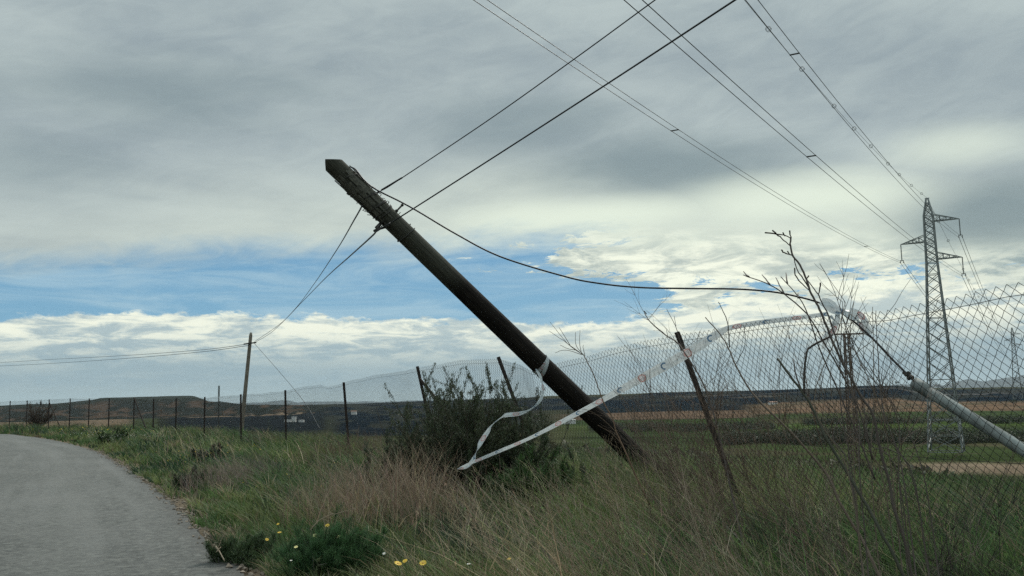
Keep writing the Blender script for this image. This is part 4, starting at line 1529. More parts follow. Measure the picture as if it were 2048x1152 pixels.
    for _ in range(6):
        t = rng.uniform(0.3, 0.98, n)
        Pq = np.stack([x + ln[:, 0] * t ** 1.7, y + ln[:, 1] * t ** 1.7, z + h * (t - 0.15 * t ** 3)], 1)
        hh = h * rng.uniform(0.10, 0.35, n)
        parts.append(blades(Pq, hh * rng.uniform(0.2, 1, n), (rng.normal(0, 0.6, (n, 2)) + np.array([-0.35, 0])) * hh[:, None], np.clip(0.0024 * r / 5, 0.0022, 0.006), col, seg=3, droop=0.4))
    V, q, c = merge(parts)
    o = raw_mesh('dry_grass', V, q, M_DRY, c)
    tag(o, 'straw coloured dry grass stalks with seed heads in the verge', 'grass', kind='stuff')

    # thinner growth on the slope beyond the fence
    x, y, r = scatter(150000, 6, 110, -0.45, 0.60)
    s = fence_s(x, y); cl = fbm(x * 0.25, y * 0.25, 4, 99)
    ok = (s > 2.5) & (s < 90) & (cl + rng.normal(0, 0.06, len(x)) > 0.40)
    x, y, r, cl = x[ok], y[ok], r[ok], cl[ok]; N = len(x)
    h = rng.uniform(0.15, 0.6, N) * (0.5 + cl)
    w = np.clip(0.006 * (r / 8.0) ** 0.9, 0.004, 0.06) * rng.uniform(0.6, 1.4, N)
    f = (fbm(x * 0.1, y * 0.1, 3, 101) + rng.normal(0, 0.08, N))[:, None]
    col = np.where(f > 0.52, jitter((0.17, 0.14, 0.085), N), np.where(f > 0.45, jitter((0.085, 0.095, 0.045), N), jitter((0.055, 0.085, 0.03), N)))
    V, q, c = blades(np.stack([x, y, ground_z(x, y) - 0.02], 1), h, rng.normal(0, 0.45, (N, 2)) * h[:, None], w, col)
    tag(raw_mesh('slope_grass', V, q, M_GRASS, c), 'thin tan and green grass on the slope beyond the fence', 'grass', kind='stuff')


build_grass()


class Twigs:
    """branching dead stems collected in one mesh"""
    def __init__(self, seed):
        self.mb = MB(); self.g = np.random.default_rng(seed)

    def stem(self, p, d, L, r, col, lvl, nb=4, wig=0.10, spread=0.6, up=0.15, sides=4):
        g = self.g
        n = max(4, int(L / 0.09)) if L > 0.25 else 4
        pts = [np.array(p, float)]; d = np.array(d, float) / np.linalg.norm(d)
        for i in range(n):
            d = d + g.normal(0, wig, 3) + np.array([0, 0, up * 0.1]); d /= np.linalg.norm(d)
            pts.append(pts[-1] + d * L / n)
        pts = np.array(pts)
        rad = np.linspace(r, r * 0.45, n + 1)
        self.mb.tube(pts, rad, sides if r > 0.003 else 3, cap=False, col=np.clip(np.array(col) * g.uniform(0.75, 1.25), 0, 1))
        if lvl > 0:
            for k in range(nb):
                t = g.uniform(0.3, 0.98); i = min(n - 1, int(t * n))
                dd = pts[i + 1] - pts[i]; dd /= np.linalg.norm(dd)
                e = g.normal(0, 1, 3); e -= dd * np.dot(e, dd); e /= np.linalg.norm(e)
                nd_ = dd + e * spread * g.uniform(0.5, 1.2)
                self.stem(pts[i], nd_, L * g.uniform(0.25, 0.55), max(r * 0.62, 0.0013), col, lvl - 1, max(2, nb - 1), wig, spread, up, sides)
        return pts

    def poly(self, pxs, d0, d1, r0, r1, col, n=4):
        m = len(pxs)
        P = [pix(px, py, d0 + (d1 - d0) * i / (m - 1)) for i, (px, py) in enumerate(pxs)]
        P = catmull(P, n)
        P = P + self.g.normal(0, 0.0008, P.shape)
        self.mb.tube(P, np.linspace(r0, r1, len(P)), 6, col=col)
        return P


BR = (0.115, 0.094, 0.080); PALE = (0.38, 0.305, 0.22); RED = (0.21, 0.155, 0.12); GRN = (0.070, 0.072, 0.050); GREY = (0.15, 0.125, 0.10)


def finish(tw, name, label, cat, base, group=None):
    root = thing(name, label, cat, tuple(base), group)
    tw.mb.build('stem', M_DRY, root, smooth=True)
    return root


# tall dead plant on the right, traced limb by limb
tw = Twigs(11); D = 4.3
main = [(1582, 474), (1581, 492), (1587, 513), (1600, 530), (1613, 560), (1620, 582), (1633, 607), (1645, 633), (1664, 680), (1686, 728), (1701, 754), (1725, 798), (1746, 829), (1761, 902), (1780, 970), (1787, 1014), (1808, 1079), (1830, 1180)]
P_ = tw.poly(main, D + .1, D - .35, 0.0040, 0.0066, BR)
for q in ([(1587, 513), (1593, 537), (1603, 553), (1619, 577)], [(1582, 477), (1568, 470), (1554, 468), (1530, 465)], [(1581, 492), (1565, 478), (1554, 469), (1545, 461)], [(1587, 512), (1579, 509), (1567, 505), (1564, 500)], [(1580, 509), (1575, 503)],
          [(1619, 582), (1593, 555), (1589, 536)], [(1615, 561), (1626, 575), (1637, 591), (1648, 613), (1660, 640), (1690, 735)], [(1637, 591), (1640, 578), (1641, 566)], [(1613, 558), (1617, 552)], [(1582, 476), (1579, 462)],
          [(1570, 472), (1566, 466)]):
    tw.poly(q, D + .08, D, 0.0022, 0.0036, BR)
for q in ([(1487, 550), (1497, 554), (1539, 569), (1568, 588), (1614, 628), (1650, 690), (1690, 760), (1722, 830), (1745, 920)], [(1487, 543), (1497, 554)], [(1524, 549), (1539, 569)], [(1552, 555), (1568, 588)],
          [(1561, 553), (1596, 593), (1616, 630), (1640, 700), (1680, 790), (1715, 870), (1750, 960)], [(1572, 546), (1575, 567)], [(1596, 586), (1597, 596)]):
    tw.poly(q, D + .2, D - .1, 0.002, 0.0042, BR)
finish(tw, 'dead_stalk', 'tallest bare dead stalk on the right with forked top above the fence', 'dead plant', (P_[-1][0], P_[-1][1], 0))

tw = Twigs(12)
tw.poly([(1665, 668), (1661, 673), (1646, 680), (1632, 687), (1617, 697), (1613, 708), (1610, 731), (1608, 760), (1608, 788)], 4.4, 4.22, 0.0045, 0.0056, (0.06, 0.05, 0.042))
P_ = tw.poly([(1555, 717), (1580, 752), (1608, 788), (1634, 835), (1652, 876), (1686, 931), (1709, 970), (1735, 1014), (1756, 1053), (1786, 1108), (1825, 1190)], 4.35, 3.7, 0.0050, 0.0068, GRN)
tw.poly([(1587, 718), (1592, 750), (1606, 785)], 4.35, 4.223, 0.0025, 0.004, BR)
finish(tw, 'dead_stalk', 'thick greenish dead stalk with a snapped tip and a hooked side branch', 'dead plant', (P_[-1][0], P_[-1][1], 0))

tw = Twigs(13)
P_ = tw.poly([(1410, 635), (1440, 668), (1457, 697), (1472, 732), (1500, 780), (1528, 812), (1581, 864), (1650, 944), (1680, 1006), (1720, 1072), (1745, 1123), (1775, 1190)], 4.9, 3.9, 0.0025, 0.007, (0.15, 0.115, 0.085))
tw.poly([(1445, 620), (1456, 650), (1458, 694)], 4.85, 4.8, 0.002, 0.003, BR)
tw.poly([(1437, 604), (1446, 622)], 4.85, 4.85, 0.0018, 0.002, BR)
tw.poly([(1471, 730), (1490, 690), (1488, 650)], 4.85, 4.85, 0.002, 0.0015, BR)
finish(tw, 'dead_stalk', 'long pale dead stalk leaning left in front of the taut tape', 'dead plant', (P_[-1][0], P_[-1][1], 0))

tw = Twigs(14)
P_ = tw.poly([(1289, 626), (1301, 644), (1327, 667), (1354, 685), (1369, 705), (1404, 762), (1425, 820), (1445, 900), (1462, 980), (1480, 1060), (1500, 1140)], 7.9, 6.0, 0.004, 0.008, BR)
tw.poly([(1333, 618), (1351, 652), (1357, 672), (1366, 700)], 7.9, 7.8, 0.002, 0.004, BR)
tw.poly([(1348, 632), (1352, 652)], 7.9, 7.9, 0.002, 0.002, BR)
tw.poly([(1293, 628), (1288, 622)], 7.9, 7.9, 0.005, 0.004, BR)
tw.poly([(1333, 660), (1336, 676)], 7.9, 7.9, 0.002, 0.003, BR)
for i in range(0, len(P_) - 8, 3):
    tw.stem(P_[i], np.array([tw.g.normal(0, 0.6), tw.g.normal(0, .3), 0.6]), tw.g.uniform(0.15, 0.4), 0.002, RED, 1, 4)
finish(tw, 'dead_stalk', 'dead branching stalk leaning beside the rusty post behind the tape', 'dead plant', (P_[-1][0], P_[-1][1], 0))

tw = Twigs(15)
P_ = tw.poly([(1168, 711), (1186, 747), (1200, 785), (1209, 809), (1224, 835), (1233, 865), (1245, 891), (1257, 918), (1275, 960), (1300, 1010)], 8.6, 7.8, 0.004, 0.008, (0.16, 0.10, 0.06))
for q in ([(1168, 711), (1136, 688), (1100, 644)], [(1160, 705), (1125, 680), (1098, 662)], [(1168, 711), (1152, 690), (1151, 664)], [(1163, 708), (1159, 685), (1160, 660)], [(1164, 709), (1130, 700), (1110, 706)], [(1170, 712), (1166, 695), (1167, 690)], [(1150, 700), (1135, 697), (1120, 690)],
          [(1140, 690), (1118, 655)], [(1233, 865), (1205, 838), (1180, 822), (1165, 818)], [(1245, 891), (1225, 868), (1195, 850)]):
    tw.poly(q, 8.6, 8.65, 0.0032, 0.0018, (0.17, 0.12, 0.08))
finish(tw, 'dead_stalk', 'brown dead stalk with a feathery spray top, just right of the leaning pole', 'dead plant', (P_[-1][0], P_[-1][1], 0))

# bundle of bare stems below the tape knot
tw = Twigs(16)
g = tw.g
for k in range(14):
    bx = g.uniform(1690, 1860); tx = g.uniform(1618, 1760); ty = g.uniform(595, 760)
    mx_ = (bx + tx) / 2 + g.normal(0, 26)
    d0 = g.uniform(4.0, 4.9)
    P_ = tw.poly([(tx, ty), (tx * .72 + mx_ * .28 + g.normal(0, 5), ty + 70), (mx_, (ty + 1010) / 2), (bx * .8 + mx_ * .2, 930), (bx + 15, 1110), (bx + 25, 1190)], d0 + .15, d0 - .3, 0.0015, 0.0036, BR if k % 3 else (0.17, 0.135, 0.10))
    for j in range(g.integers(2, 6)):
        i = g.integers(0, 12)
        tw.stem(P_[i], np.array([g.normal(0, 0.6), g.normal(0, .3), 0.9]), g.uniform(0.08, 0.28), 0.0017, BR, 1 if g.random() < .4 else 0, 2, 0.08)
finish(tw, 'dead_stalk', 'dense bundle of thin bare stems under the tape knot in front of the fence', 'dead plant', (P_[-1][0], P_[-1][1], 0))

# loose dry bushes made of fine reddish twigs
def dry_bush(px, py_base, d, label, n, H, lean, spread, seed, colr, group=None, lvl=2, r=0.003, name='dry_bush', nb=5):
    tw = Twigs(seed); g = tw.g
    b = pix(px, py_base, d)
    b[2] = float(ground_z(b[0], b[1]))
    for k in range(n):
        p = b + np.array([g.normal(0, spread * 0.35), g.normal(0, spread * 0.3), 0])
        d_ = np.array([lean + g.normal(0, 0.30), g.normal(0, 0.25), 1.0])
        tw.stem(p, d_, H * g.uniform(0.6, 1.15), r * g.uniform(0.7, 1.3), colr, lvl, nb, 0.05, 0.55)
    return finish(tw, name, label, 'dry bush', b, group)


dry_bush(1560, 930, 6.4, 'airy bush of fine reddish dead twigs to the right of the rusty post', 12, 1.50, -0.60, 0.50, 21, RED, nb=8, r=0.0032)
dry_bush(1470, 950, 7.2, 'dead twiggy bush at the foot of the rusty leaning post', 8, 1.40, -0.50, 0.40, 22, (0.21, 0.16, 0.125), nb=8, r=0.0034)
dry_bush(1650, 1010, 5.2, 'low tangle of dry brown twigs between the pale stalk and the green stalk', 7, 0.95, -0.55, 0.45, 23, (0.29, 0.23, 0.175), nb=6)
dry_bush(1290, 975, 8.8, 'straw twigs leaning at the foot of the leaning pole', 9, 0.85, -0.5, 0.5, 24, PALE)
dry_bush(1980, 1110, 4.7, 'dark twiggy dead bush in the lower right corner by the fence', 18, 0.72, -0.2, 0.40, 25, (0.085, 0.072, 0.065), nb=7)
dry_bush(1530, 1130, 5.0, 'brown dead weed with long bent twigs, low in front of the pale stalk', 7, 0.95, -0.6, 0.35, 26, (0.34, 0.27, 0.20), r=0.0028, nb=6)
dry_bush(1330, 1130, 5.6, 'straw coloured dead weed leaning left, low between two thickets', 14, 0.85, -0.65, 0.35, 27, PALE, r=0.0026, nb=6)
dry_bush(1110, 1000, 8.8, 'pale dead weed on the right of the tape end in the grass', 14, 0.70, -0.5, 0.45, 28, PALE, r=0.003)
dry_bush(1790, 1060, 4.9, 'fine greyish dead weed to the right of the tall dead stalks', 8, 1.05, -0.25, 0.35, 29, (0.26, 0.215, 0.175), r=0.0026, nb=6)
dry_bush(1700, 930, 6.2, 'thin reddish dead weed in front of the T armed lattice pole', 14, 1.35, -0.30, 0.30, 30, RED, r=0.0028, nb=7)

def thicket(px, py, d, label, n, H, lean, rx, ry, col1, col2, seed):
    g = np.random.default_rng(seed)
    b = pix(px, py, d)
    x = b[0] + np.clip(g.normal(0, 1, n), -1.7, 1.7) * rx; y = b[1] + np.clip(g.normal(0, 1, n), -1.7, 1.7) * ry
    z = ground_z(x, y)
    ed = np.exp(-((x - b[0]) / (rx * 1.8)) ** 2)
    h = H * g.uniform(0.45, 1.1, n) * (0.55 + 0.5 * ed)
    ln = np.clip(g.normal(0, 0.33, (n, 2)), -0.5, 0.5) * h[:, None] + np.array([lean, 0]) * h[:, None]
    f = g.random(n)[:, None]
    col = jitter(col1, n, 0.3, g) * f + jitter(col2, n, 0.3, g) * (1 - f)
    parts = [blades(np.stack([x, y, z], 1), h, ln, g.uniform(0.0045, 0.0095, n), col, seg=4, droop=0.5, g=g)]
    # side twigs
    for rep in range(3):
        t = g.uniform(0.35, 0.95, n)
        Pq = np.stack([x + ln[:, 0] * t ** 1.7, y + ln[:, 1] * t ** 1.7, z + h * (t - 0.125 * t ** 3)], 1)
        hh = h * g.uniform(0.08, 0.3, n)
        parts.append(blades(Pq, hh, g.normal(0, 0.8, (n, 2)) * hh[:, None], np.full(n, 0.003), col, seg=2, droop=0.3, g=g))
    V, q, c = merge(parts)
    root = thing('dry_thicket', label, 'dry bush', (b[0], b[1], float(ground_z(b[0], b[1]))))
    raw_mesh('stem', V, q, M_DRY, c, parent=root)


thicket(800, 985, 9.6, 'large reddish brown dry thicket left of the dark green shrub', 620, 0.98, -0.05, 0.42, 0.5, (0.36, 0.28, 0.20), (0.20, 0.145, 0.105), 31)
thicket(690, 975, 10.6, 'brown dry thicket on the left side of the larger reddish one', 420, 0.78, -0.05, 0.35, 0.5, (0.32, 0.25, 0.18), (0.18, 0.135, 0.10), 32)
thicket(1030, 1060, 7.4, 'straw coloured dry thicket below the tape ends', 170, 0.62, -0.35, 0.45, 0.5, (0.40, 0.33, 0.22), (0.21, 0.17, 0.115), 33)
thicket(1150, 1190, 5.4, 'long straw stalks leaning left at the bottom middle', 130, 0.90, -0.60, 0.16, 0.35, (0.44, 0.35, 0.23), (0.24, 0.185, 0.125), 34)
thicket(1420, 1150, 5.4, 'grey brown dry stalks leaning left at the bottom right of the middle', 130, 0.85, -0.40, 0.40, 0.5, (0.36, 0.29, 0.21), (0.20, 0.16, 0.12), 35)
thicket(480, 965, 16.0, 'pinkish grey dry grass clump on the left verge', 900, 0.55, -0.15, 0.45, 0.9, (0.25, 0.20, 0.16), (0.18, 0.14, 0.12), 36)
thicket(1640, 1130, 4.8, 'tangled dry stalks at the foot of the tall dead stalks', 120, 0.75, -0.45, 0.32, 0.4, (0.36, 0.29, 0.21), (0.18, 0.145, 0.115), 37)
thicket(1455, 1050, 8.0, 'green and straw tuft round the foot of the rusty leaning post', 420, 0.72, -0.2, 0.28, 0.25, (0.26, 0.23, 0.13), (0.08, 0.14, 0.05), 40)
thicket(1310, 1035, 9.7, 'mixed straw and green growth hiding the foot of the leaning pole', 700, 0.80, -0.15, 0.30, 0.30, (0.20, 0.20, 0.10), (0.085, 0.135, 0.05), 39)
thicket(720, 880, 19.0, 'dark brown brush against the fence beside the far rusty posts', 900, 0.85, -0.05, 0.7, 0.5, (0.17, 0.12, 0.085), (0.10, 0.075, 0.055), 38)


def shrub(px, py, d, label, name, n_st, H, spread, lean, col, seed, leaf=(0.035, 0.008), per=60, cat='shrub', stemc=(0.06, 0.045, 0.03), up=0.8, bs=0.12):
    g = np.random.default_rng(seed)
    b = pix(px, py, d); b[2] = float(ground_z(b[0], b[1]))
    tw = Twigs(seed)
    LP = []; LD = []
    for k in range(n_st):
        a = g.uniform(0, 2 * math.pi); e = g.random() ** 0.6
        d_ = np.array([lean + math.cos(a) * spread * e, math.sin(a) * spread * e, up])
        L = H * g.uniform(0.55, 1.1) * (1.1 - 0.35 * e)
        P = tw.stem(b + np.array([g.normal(0, bs), g.normal(0, bs), 0]), d_, L, 0.006, stemc, 0, 0, 0.07)
        for s in range(7):
            t = g.uniform(0.25, 1.0); i = min(len(P) - 2, int(t * (len(P) - 1)))
            dd = P[i + 1] - P[i]; dd /= np.linalg.norm(dd)
            sd = dd + g.normal(0, 0.5, 3) + np.array([0, 0, 0.25])
            Q = tw.stem(P[i], sd, H * g.uniform(0.1, 0.26), 0.0025, stemc, 0, 0, 0.08)
            m = per
            tt = g.random(m)
            pos = Q[0] + (Q[-1] - Q[0]) * tt[:, None] + g.normal(0, 0.012, (m, 3))
            LP.append(pos); LD.append(np.repeat(((Q[-1] - Q[0]) / np.linalg.norm(Q[-1] - Q[0]))[None], m, 0))
    LP = np.concatenate(LP); LD = np.concatenate(LD); N = len(LP)
    dirn = LD * 0.8 + g.normal(0, 0.5, (N, 3))
    dirn /= np.linalg.norm(dirn, axis=1, keepdims=True)
    L = leaf[0] * g.uniform(0.6, 1.4, N)
    V, q, c = blades(LP, dirn[:, 2] * L, dirn[:, :2] * L[:, None], np.full(N, leaf[1]) * g.uniform(0.7, 1.3, N), jitter(col, N, 0.3, g), seg=2, droop=0.2, g=g)
    root = thing(name, label, cat, tuple(b))
    raw_mesh('foliage', V, q, M_LEAF, c, parent=root)
    tw.mb.build('stem', M_DRY, root)
    return root


shrub(950, 960, 12.3, 'dark green twiggy shrub standing against the fence left of the leaning pole', 'dark_shrub', 190, 1.66, 0.66, 0.0, (0.068, 0.084, 0.048), 141, (0.036, 0.009), 115, bs=0.30, stemc=(0.10, 0.08, 0.06))
shrub(1020, 955, 12.2, 'lower dark shrub under the pole, right half of the clump by the fence', 'dark_shrub', 130, 0.85, 0.7, 0.0, (0.062, 0.088, 0.044), 42, (0.034, 0.009), 100, bs=0.35, stemc=(0.10, 0.08, 0.06))
shrub(875, 960, 12.1, 'low olive shrub on the left flank of the dark clump', 'dark_shrub', 140, 0.98, 0.8, 0.0, (0.066, 0.084, 0.048), 43, (0.034, 0.009), 95, bs=0.35, stemc=(0.10, 0.08, 0.06))
shrub(1060, 1000, 10.6, 'bright green leafy plant below the loose tape strand', 'leafy_plant', 50, 0.75, 0.7, 0.0, (0.055, 0.10, 0.034), 44, (0.09, 0.012), 30)
shrub(672, 1105, 7.5, 'feathery dark green fennel bush at the front of the verge', 'fennel_bush', 150, 0.50, 1.0, 0.0, (0.060, 0.130, 0.050), 45, (0.032, 0.0020), 190, stemc=(0.05, 0.07, 0.03))
shrub(480, 1110, 8.4, 'small bushy green weed beside the road edge', 'verge_weed', 40, 0.32, 0.9, 0.0, (0.055, 0.088, 0.038), 46, (0.04, 0.005), 45, stemc=(0.05, 0.06, 0.03))
shrub(395, 955, 16.0, 'low dark green clump in the left verge grass', 'verge_weed', 40, 0.42, 1.1, 0.0, (0.055, 0.085, 0.042), 47, (0.05, 0.009), 40)
shrub(420, 905, 22.0, 'dark olive clump behind the yellow flowers in the left verge', 'verge_weed', 44, 0.50, 1.3, 0.0, (0.070, 0.075, 0.055), 48, (0.06, 0.012), 40)
shrub(230, 880, 36.0, 'wide white flecked leafy clump at the bend of the road', 'verge_weed', 44, 0.75, 1.6, 0.0, (0.055, 0.085, 0.035), 49, (0.09, 0.02), 40)
shrub(75, 838, 72.0, 'bare brown bush beyond the left end of the fence', 'bare_bush', 44, 2.3, 0.9, 0.0, (0.085, 0.065, 0.05), 50, (0.12, 0.02), 34)
# thistle in front of the fennel
shrub(694, 1140, 6.1, 'upright pale green thistle stem in front of the fennel bush', 'thistle', 5, 0.45, 0.10, 0.0, (0.085, 0.11, 0.055), 51, (0.07, 0.016), 10, 'thistle', (0.09, 0.10, 0.06), 1.0)
# pale bent dead stems lying over the fennel
tw = Twigs(52)
P_ = tw.poly([(630, 885), (640, 935), (650, 985), (652, 1005), (664, 1028), (690, 1022), (720, 1012), (735, 985), (728, 950)], 7.0, 7.0, 0.002, 0.0028, PALE)
tw.poly([(664, 1028), (640, 1040), (620, 1060)], 7.0, 6.9, 0.0025, 0.003, PALE)
tw.poly([(650, 985), (668, 970), (690, 982)], 7.0, 7.0, 0.002, 0.0015, PALE)
finish(tw, 'dead_stalk', 'pale bent dead stem arching over the fennel bush', 'dead plant', (P_[4][0], P_[4][1], 0))
tw = Twigs(53)
P_ = tw.poly([(432, 1093), (440, 1105), (449, 1122)], 8.0, 7.8, 0.006, 0.005, PALE)
tw.poly([(435, 1100), (445, 1075), (452, 1066)], 8.0, 8.0, 0.004, 0.002, PALE)
tw.poly([(432, 1105), (442, 1094)], 7.9, 7.95, 0.003, 0.003, PALE)
finish(tw, 'broken_twig', 'pale broken twig lying on the road edge', 'twig', (P_[-1][0], P_[-1][1], 0))

# ------------------------------------------------------------------ flowers
M_PETY = simple('yellow_petal', (0.75, 0.50, 0.05), 0.5, 0, 0.15, 20)
M_PETP = simple('pale_petal', (0.75, 0.70, 0.32), 0.5, 0, 0.1, 20)
M_PETW = simple('white_petal', (0.75, 0.75, 0.72), 0.5, 0, 0.1, 20)
M_CEN = simple('flower_centre', (0.50, 0.28, 0.03), 0.6, 0, 0.2, 60)
M_STEM = simple('flower_stem', (0.05, 0.08, 0.025), 0.6, 0, 0.2, 20)


def flower(px, py, hgt, size, m, label, group):
    size *= 0.74
    v = ray(px, py); k = (hgt - EYE) / v[2]
    p = np.array([0, 0, EYE]) + v * k
    zb = float(ground_z(p[0], p[1]))
    r = thing('wild_daisy', label, 'flower', (p[0], p[1], zb), group)
    mb = MB(); mb.tube(catmull([(p[0] + .05, p[1] + .02, zb), (p[0] + 0.02, p[1] + .01, zb + (p[2] - zb) * .5), p], 4), 0.0022, 5); mb.build('stem', M_STEM, r)
    up = np.array([random.uniform(-.35, .35), random.uniform(-.7, -.1), 1.0]); up /= np.linalg.norm(up)
    a = np.cross(up, [1, 0, 0]); a /= np.linalg.norm(a); b = np.cross(up, a)
    mb = MB()
    n = 13
    for i in range(n):
        t = 2 * math.pi * i / n + random.uniform(-.08, .08)
        o = math.cos(t) * a + math.sin(t) * b; q = -math.sin(t) * a + math.cos(t) * b
        w = size * 0.20
        vs = [p + o * size * .2 - q * w * .4, p + o * size * .2 + q * w * .4, p + o * size * .7 + q * w + up * size * .12, p + o * size * 1.0 + up * size * 0.06, p + o * size * .7 - q * w + up * size * .12]
        mb.addv(vs, [(0, 1, 2, 3, 4)])
    mb.build('petal', m, r)
    mb = MB(); mb.tube([p - up * size * .12, p + up * size * .05, p + up * size * .16], [size * .2, size * .36, size * .12], 10); mb.build('centre', M_CEN, r)


YG = 'yellow daisies in the near grass'; WG = 'white wildflowers in the near grass'
for px, py, h, s, m, lb, gr in (
        (655, 1051, 0.40, 0.028, M_PETY, 'yellow daisy highest in front of the fennel bush', YG),
        (632, 1072, 0.36, 0.036, M_PETP, 'pale yellow daisy left of the thistle stem', YG),
        (674, 1074, 0.36, 0.036, M_PETP, 'pale yellow daisy touching the thistle stem', YG),
        (534, 1079, 0.33, 0.022, M_PETY, 'small yellow daisy leftmost, near the road edge', YG),
        (559, 1065, 0.34, 0.026, M_PETY, 'yellow daisy just above right of the leftmost one', YG),
        (556, 1048, 0.36, 0.018, M_PETY, 'tiny yellow daisy behind the left pair', YG),
        (592, 1094, 0.32, 0.022, M_PETP, 'small lemon daisy leaning below the pale pair', YG),
        (796, 1127, 0.33, 0.040, M_PETY, 'large orange yellow daisy at the bottom, left of two', YG),
        (810, 1122, 0.35, 0.026, M_PETY, 'small orange daisy overlapping the large bottom one', YG),
        (846, 1126, 0.33, 0.036, M_PETY, 'orange yellow daisy at the bottom, right of the large one', YG),
        (1018, 1118, 0.35, 0.022, M_PETY, 'lone small yellow daisy among the straw at the bottom middle', YG),
        (1287, 1108, 0.34, 0.018, M_PETY, 'tiny orange daisy among leaning stalks right of the middle', YG),
        (938, 1128, 0.36, 0.020, M_PETW, 'white wildflower at the bottom, right of the orange daisies', WG),
        (1036, 1139, 0.34, 0.016, M_PETW, 'white wildflower below the lone yellow daisy', WG),
        (768, 1107, 0.36, 0.016, M_PETW, 'white wildflower above the orange daisies', WG),
        (582, 1121, 0.30, 0.014, M_PETW, 'tiny white wildflower near the road edge', WG)):
    flower(px, py, h, s, m, lb, gr)

# far flower specks
def specks(name, label, spots, col, size, seed):
    g = np.random.default_rng(seed)
    parts = []
    for px, py, n, sx, sy, d in spots:
        b = pix(px, py, d)
        x = b[0] + g.normal(0, sx, n); y = b[1] + g.normal(0, sy, n)
        ok = (road_s(x, y) > 0.5); x = x[ok]; y = y[ok]; n = len(x)
        z = ground_z(x, y) + g.uniform(0.25, 0.45, n)
        for k in range(3):
            th = g.uniform(0, 6.28, n)
            s = np.full(n, size * d / 20) * g.uniform(0.7, 1.3, n)
            parts.append(blades(np.stack([x, y, z], 1), g.normal(0, 0.3, n) * s, np.stack([np.cos(th), np.sin(th)], 1) * s[:, None], s, jitter(col, n, 0.1, g), seg=2, droop=0, g=g))
    V, q, c = merge(parts)
    tag(raw_mesh(name, V, q, M_FLOWER, c), label, 'flowers', kind='stuff')


specks('yellow_flowers', 'yellow flower specks in the left verge', [(355, 900, 26, 0.5, 1.0, 19), (300, 905, 12, 0.3, .8, 18), (170, 868, 60, 1.6, 2.5, 40), (430, 885, 24, 0.6, 1.2, 22), (90, 862, 40, 2, 3, 48), (600, 900, 10, 1, 1.5, 14)], (0.75, 0.60, 0.06), 0.022, 61)
specks('white_flowers', 'white flower specks on the verge by the road bend', [(230, 890, 110, 1.0, 2.2, 33), (150, 872, 60, 1.5, 2.5, 42), (185, 880, 120, 1.4, 2.0, 36), (960, 880, 12, 0.4, 0.5, 11.5), (1250, 950, 10, 0.5, 0.6, 8.5)], (0.70, 0.70, 0.62), 0.016, 62)

# gravel on the crumbling road edge
def gravel():
    g = np.random.default_rng(70)
    mb = MB()
    n = 1900
    E = EDGE; seg = np.linalg.norm(np.diff(E, axis=0), axis=1); L = np.concatenate([[0], np.cumsum(seg)])
    q = g.uniform(24, 62, n)
    X = np.interp(q, L, E[:, 0]); Y = np.interp(q, L, E[:, 1])
    for i in range(n):
        s = g.uniform(0.006, 0.03) * (0.6 + 0.6 * g.random())
        p = np.array([X[i] + g.uniform(-0.10, 0.36) * (0.4 + g.random()), Y[i] + g.normal(0, 0.1), 0.0])
        rs = float(road_s(np.array([p[0]]), np.array([p[1]]))[0])
        p[2] = 0.04 if rs < 0.02 else float(ground_z(p[0], p[1])) + 0.01
        v = np.array([(1, 0, 0), (-1, 0, 0), (0, 1, 0), (0, -1, 0), (0, 0, .7), (0, 0, -.7)], float) * s * g.uniform(0.6, 1.3, (6, 1)) + g.normal(0, s * .15, (6, 3))
        mb.addv(v + p, [(0, 2, 4), (2, 1, 4), (1, 3, 4), (3, 0, 4), (2, 0, 5), (1, 2, 5), (3, 1, 5), (0, 3, 5)])
    tag(mb.build('gravel', M_STONE), 'loose tan stones along the crumbling road edge', 'gravel', kind='stuff')


gravel()

# ------------------------------------------------------------------ far scrub belts in the valley
def belt(name, label, spec, col, seed):
    g = np.random.default_rng(seed)
    parts = []
    for a0, a1, r0, r1, h, n in spec:
        a = g.uniform(a0, a1, n); r = g.uniform(r0, r1, n)
        r = r + (fbm(a * 25, a * 0, 3, seed) - 0.5) * 14
        x = r * np.sin(a); y = r * np.cos(a)
        clump = fbm(x * 0.10, y * 0.10, 4, seed)
        ok = clump > 0.36
        x, y, clump = x[ok], y[ok], clump[ok]; n = len(x)
        z = ground_z(x, y)
        top = h * g.uniform(0.35, 1.15, n) * (0.4 + 1.2 * (clump - 0.3))
        m = 60
        dx = g.normal(0, 1, (n, m, 3)); dx /= np.linalg.norm(dx, axis=2, keepdims=True)
        rr = g.random((n, m)) ** 0.4
        X = x[:, None] + dx[..., 0] * rr * top[:, None] * 0.75; Y = y[:, None] + dx[..., 1] * rr * top[:, None] * 0.75
        Z = z[:, None] + top[:, None] * (0.45 + 0.5 * dx[..., 2] * rr)
        X, Y, Z = X.ravel(), Y.ravel(), Z.ravel(); N = len(X)
        s = g.uniform(0.12, 0.32, N)
        cc = np.repeat(jitter(col, n, 0.35, g), m, 0) * g.uniform(0.75, 1.25, (N, 1))
        parts.append(blades(np.stack([X, Y, Z], 1), s * g.uniform(-0.4, 1, N), g.normal(0, 0.6, (N, 2)) * s[:, None], s, cc, seg=2, droop=0.3, g=g))
    V, q, c = merge(parts)
    tag(raw_mesh(name, V, q, M_LEAF, c), label, 'scrub', kind='stuff')


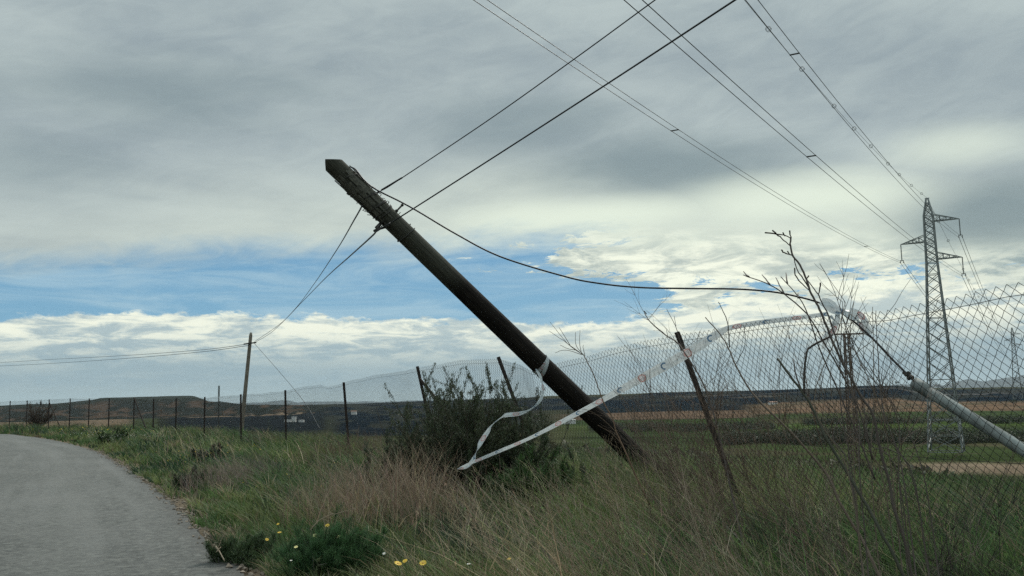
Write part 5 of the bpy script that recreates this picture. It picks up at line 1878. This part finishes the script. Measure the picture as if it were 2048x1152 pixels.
belt('scrub_belt', 'dark scrub hedges crossing the valley fields on the right', [(0.22, 0.60, 178, 200, 3.4, 2300), (0.30, 0.62, 280, 302, 3.2, 1700), (0.08, 0.27, 245, 290, 2.2, 900), (0.05, 0.62, 300, 1000, 3.0, 420), (-0.55, 0.05, 330, 1250, 3.5, 700)], (0.040, 0.052, 0.026), 81)
belt('slope_scrub', 'low grey scrub dotted on the slope beyond the fence', [(0.08, 0.45, 30, 62, 0.7, 260), (-0.1, 0.2, 30, 70, 0.8, 200)], (0.075, 0.070, 0.045), 82)


def small_tree(px, py, d, h, label, seed, wide=1.0):
    g = np.random.default_rng(seed)
    b = pix(px, py, d); b[2] = float(ground_z(b[0], b[1]))
    root = thing('far_tree', label, 'tree', tuple(b))
    mb = MB(); mb.tube([b, b + np.array([0.1, 0, h * .35]), b + np.array([-.1, 0, h * .65])], [h * .045, h * .035, h * .015], 7)
    for k in range(5):
        a = g.uniform(0, 6.28); q = b + np.array([0, 0, h * g.uniform(.3, .5)])
        mb.tube([q, q + np.array([math.cos(a), math.sin(a), .8]) * h * .25], [h * .02, h * .008], 5)
    mb.build('trunk', simple('bark', (0.06, 0.045, 0.03), 0.9), root)
    n = 1400
    cl = g.normal(0, 1, (22, 3)) * np.array([h * .26 * wide, h * .26 * wide, h * .15]) + np.array([0, 0, h * .65])
    P = np.repeat(cl, n // 22, 0) + g.normal(0, h * .075, (n // 22 * 22, 3)) + b
    N = len(P)
    s = h * g.uniform(0.02, 0.06, N)
    V, q, c = blades(P, s * g.uniform(-.3, 1, N), g.normal(0, .5, (N, 2)) * s[:, None], s, jitter((0.038, 0.050, 0.026), N, 0.3, g), seg=2, droop=.2, g=g)
    raw_mesh('crown', V, q, M_LEAF, c, parent=root)


small_tree(1793, 773, 940, 5.5, 'lone dark tree on the crest of the low hill right of the dead stalks', 91, 1.3)
small_tree(2026, 805, 450, 4.0, 'round dark bush tree beside the foot of the far pylon', 92, 1.0)
small_tree(440, 808, 1200, 5.0, 'dark tree clump at the right foot of the flat topped hill', 93, 1.8)
small_tree(575, 772 + 38, 1050, 4.0, 'small dark tree on the skyline right of the upright pole', 94, 1.8)

# ------------------------------------------------------------------ air
def haze():
    me = bpy.data.meshes.new('haze')
    x0, x1, y0, y1, z0, z1 = -14000, 14000, -14000, 14000, -40.0, 200.0
    vs = [(x0, y0, z0), (x1, y0, z0), (x1, y1, z0), (x0, y1, z0), (x0, y0, z1), (x1, y0, z1), (x1, y1, z1), (x0, y1, z1)]
    me.from_pydata(vs, [], [(3, 2, 1, 0), (4, 5, 6, 7), (0, 1, 5, 4), (1, 2, 6, 5), (2, 3, 7, 6), (3, 0, 4, 7)])
    m = bpy.data.materials.new('air'); m.use_nodes = True
    nt = m.node_tree; nt.nodes.clear()
    o = nt.nodes.new('ShaderNodeOutputMaterial'); v = nt.nodes.new('ShaderNodeVolumePrincipled')
    v.inputs['Color'].default_value = (0.62, 0.78, 0.92, 1)
    v.inputs['Density'].default_value = 5.0e-5
    v.inputs['Anisotropy'].default_value = 0.2
    nt.links.new(v.outputs[0], o.inputs['Volume'])
    me.materials.append(m)
    ob = bpy.data.objects.new('haze', me); C.objects.link(ob)
    tag(ob, 'thin pale air over the valley and far mountains', 'haze', kind='stuff')


haze()
print('objects', len(scene.objects))
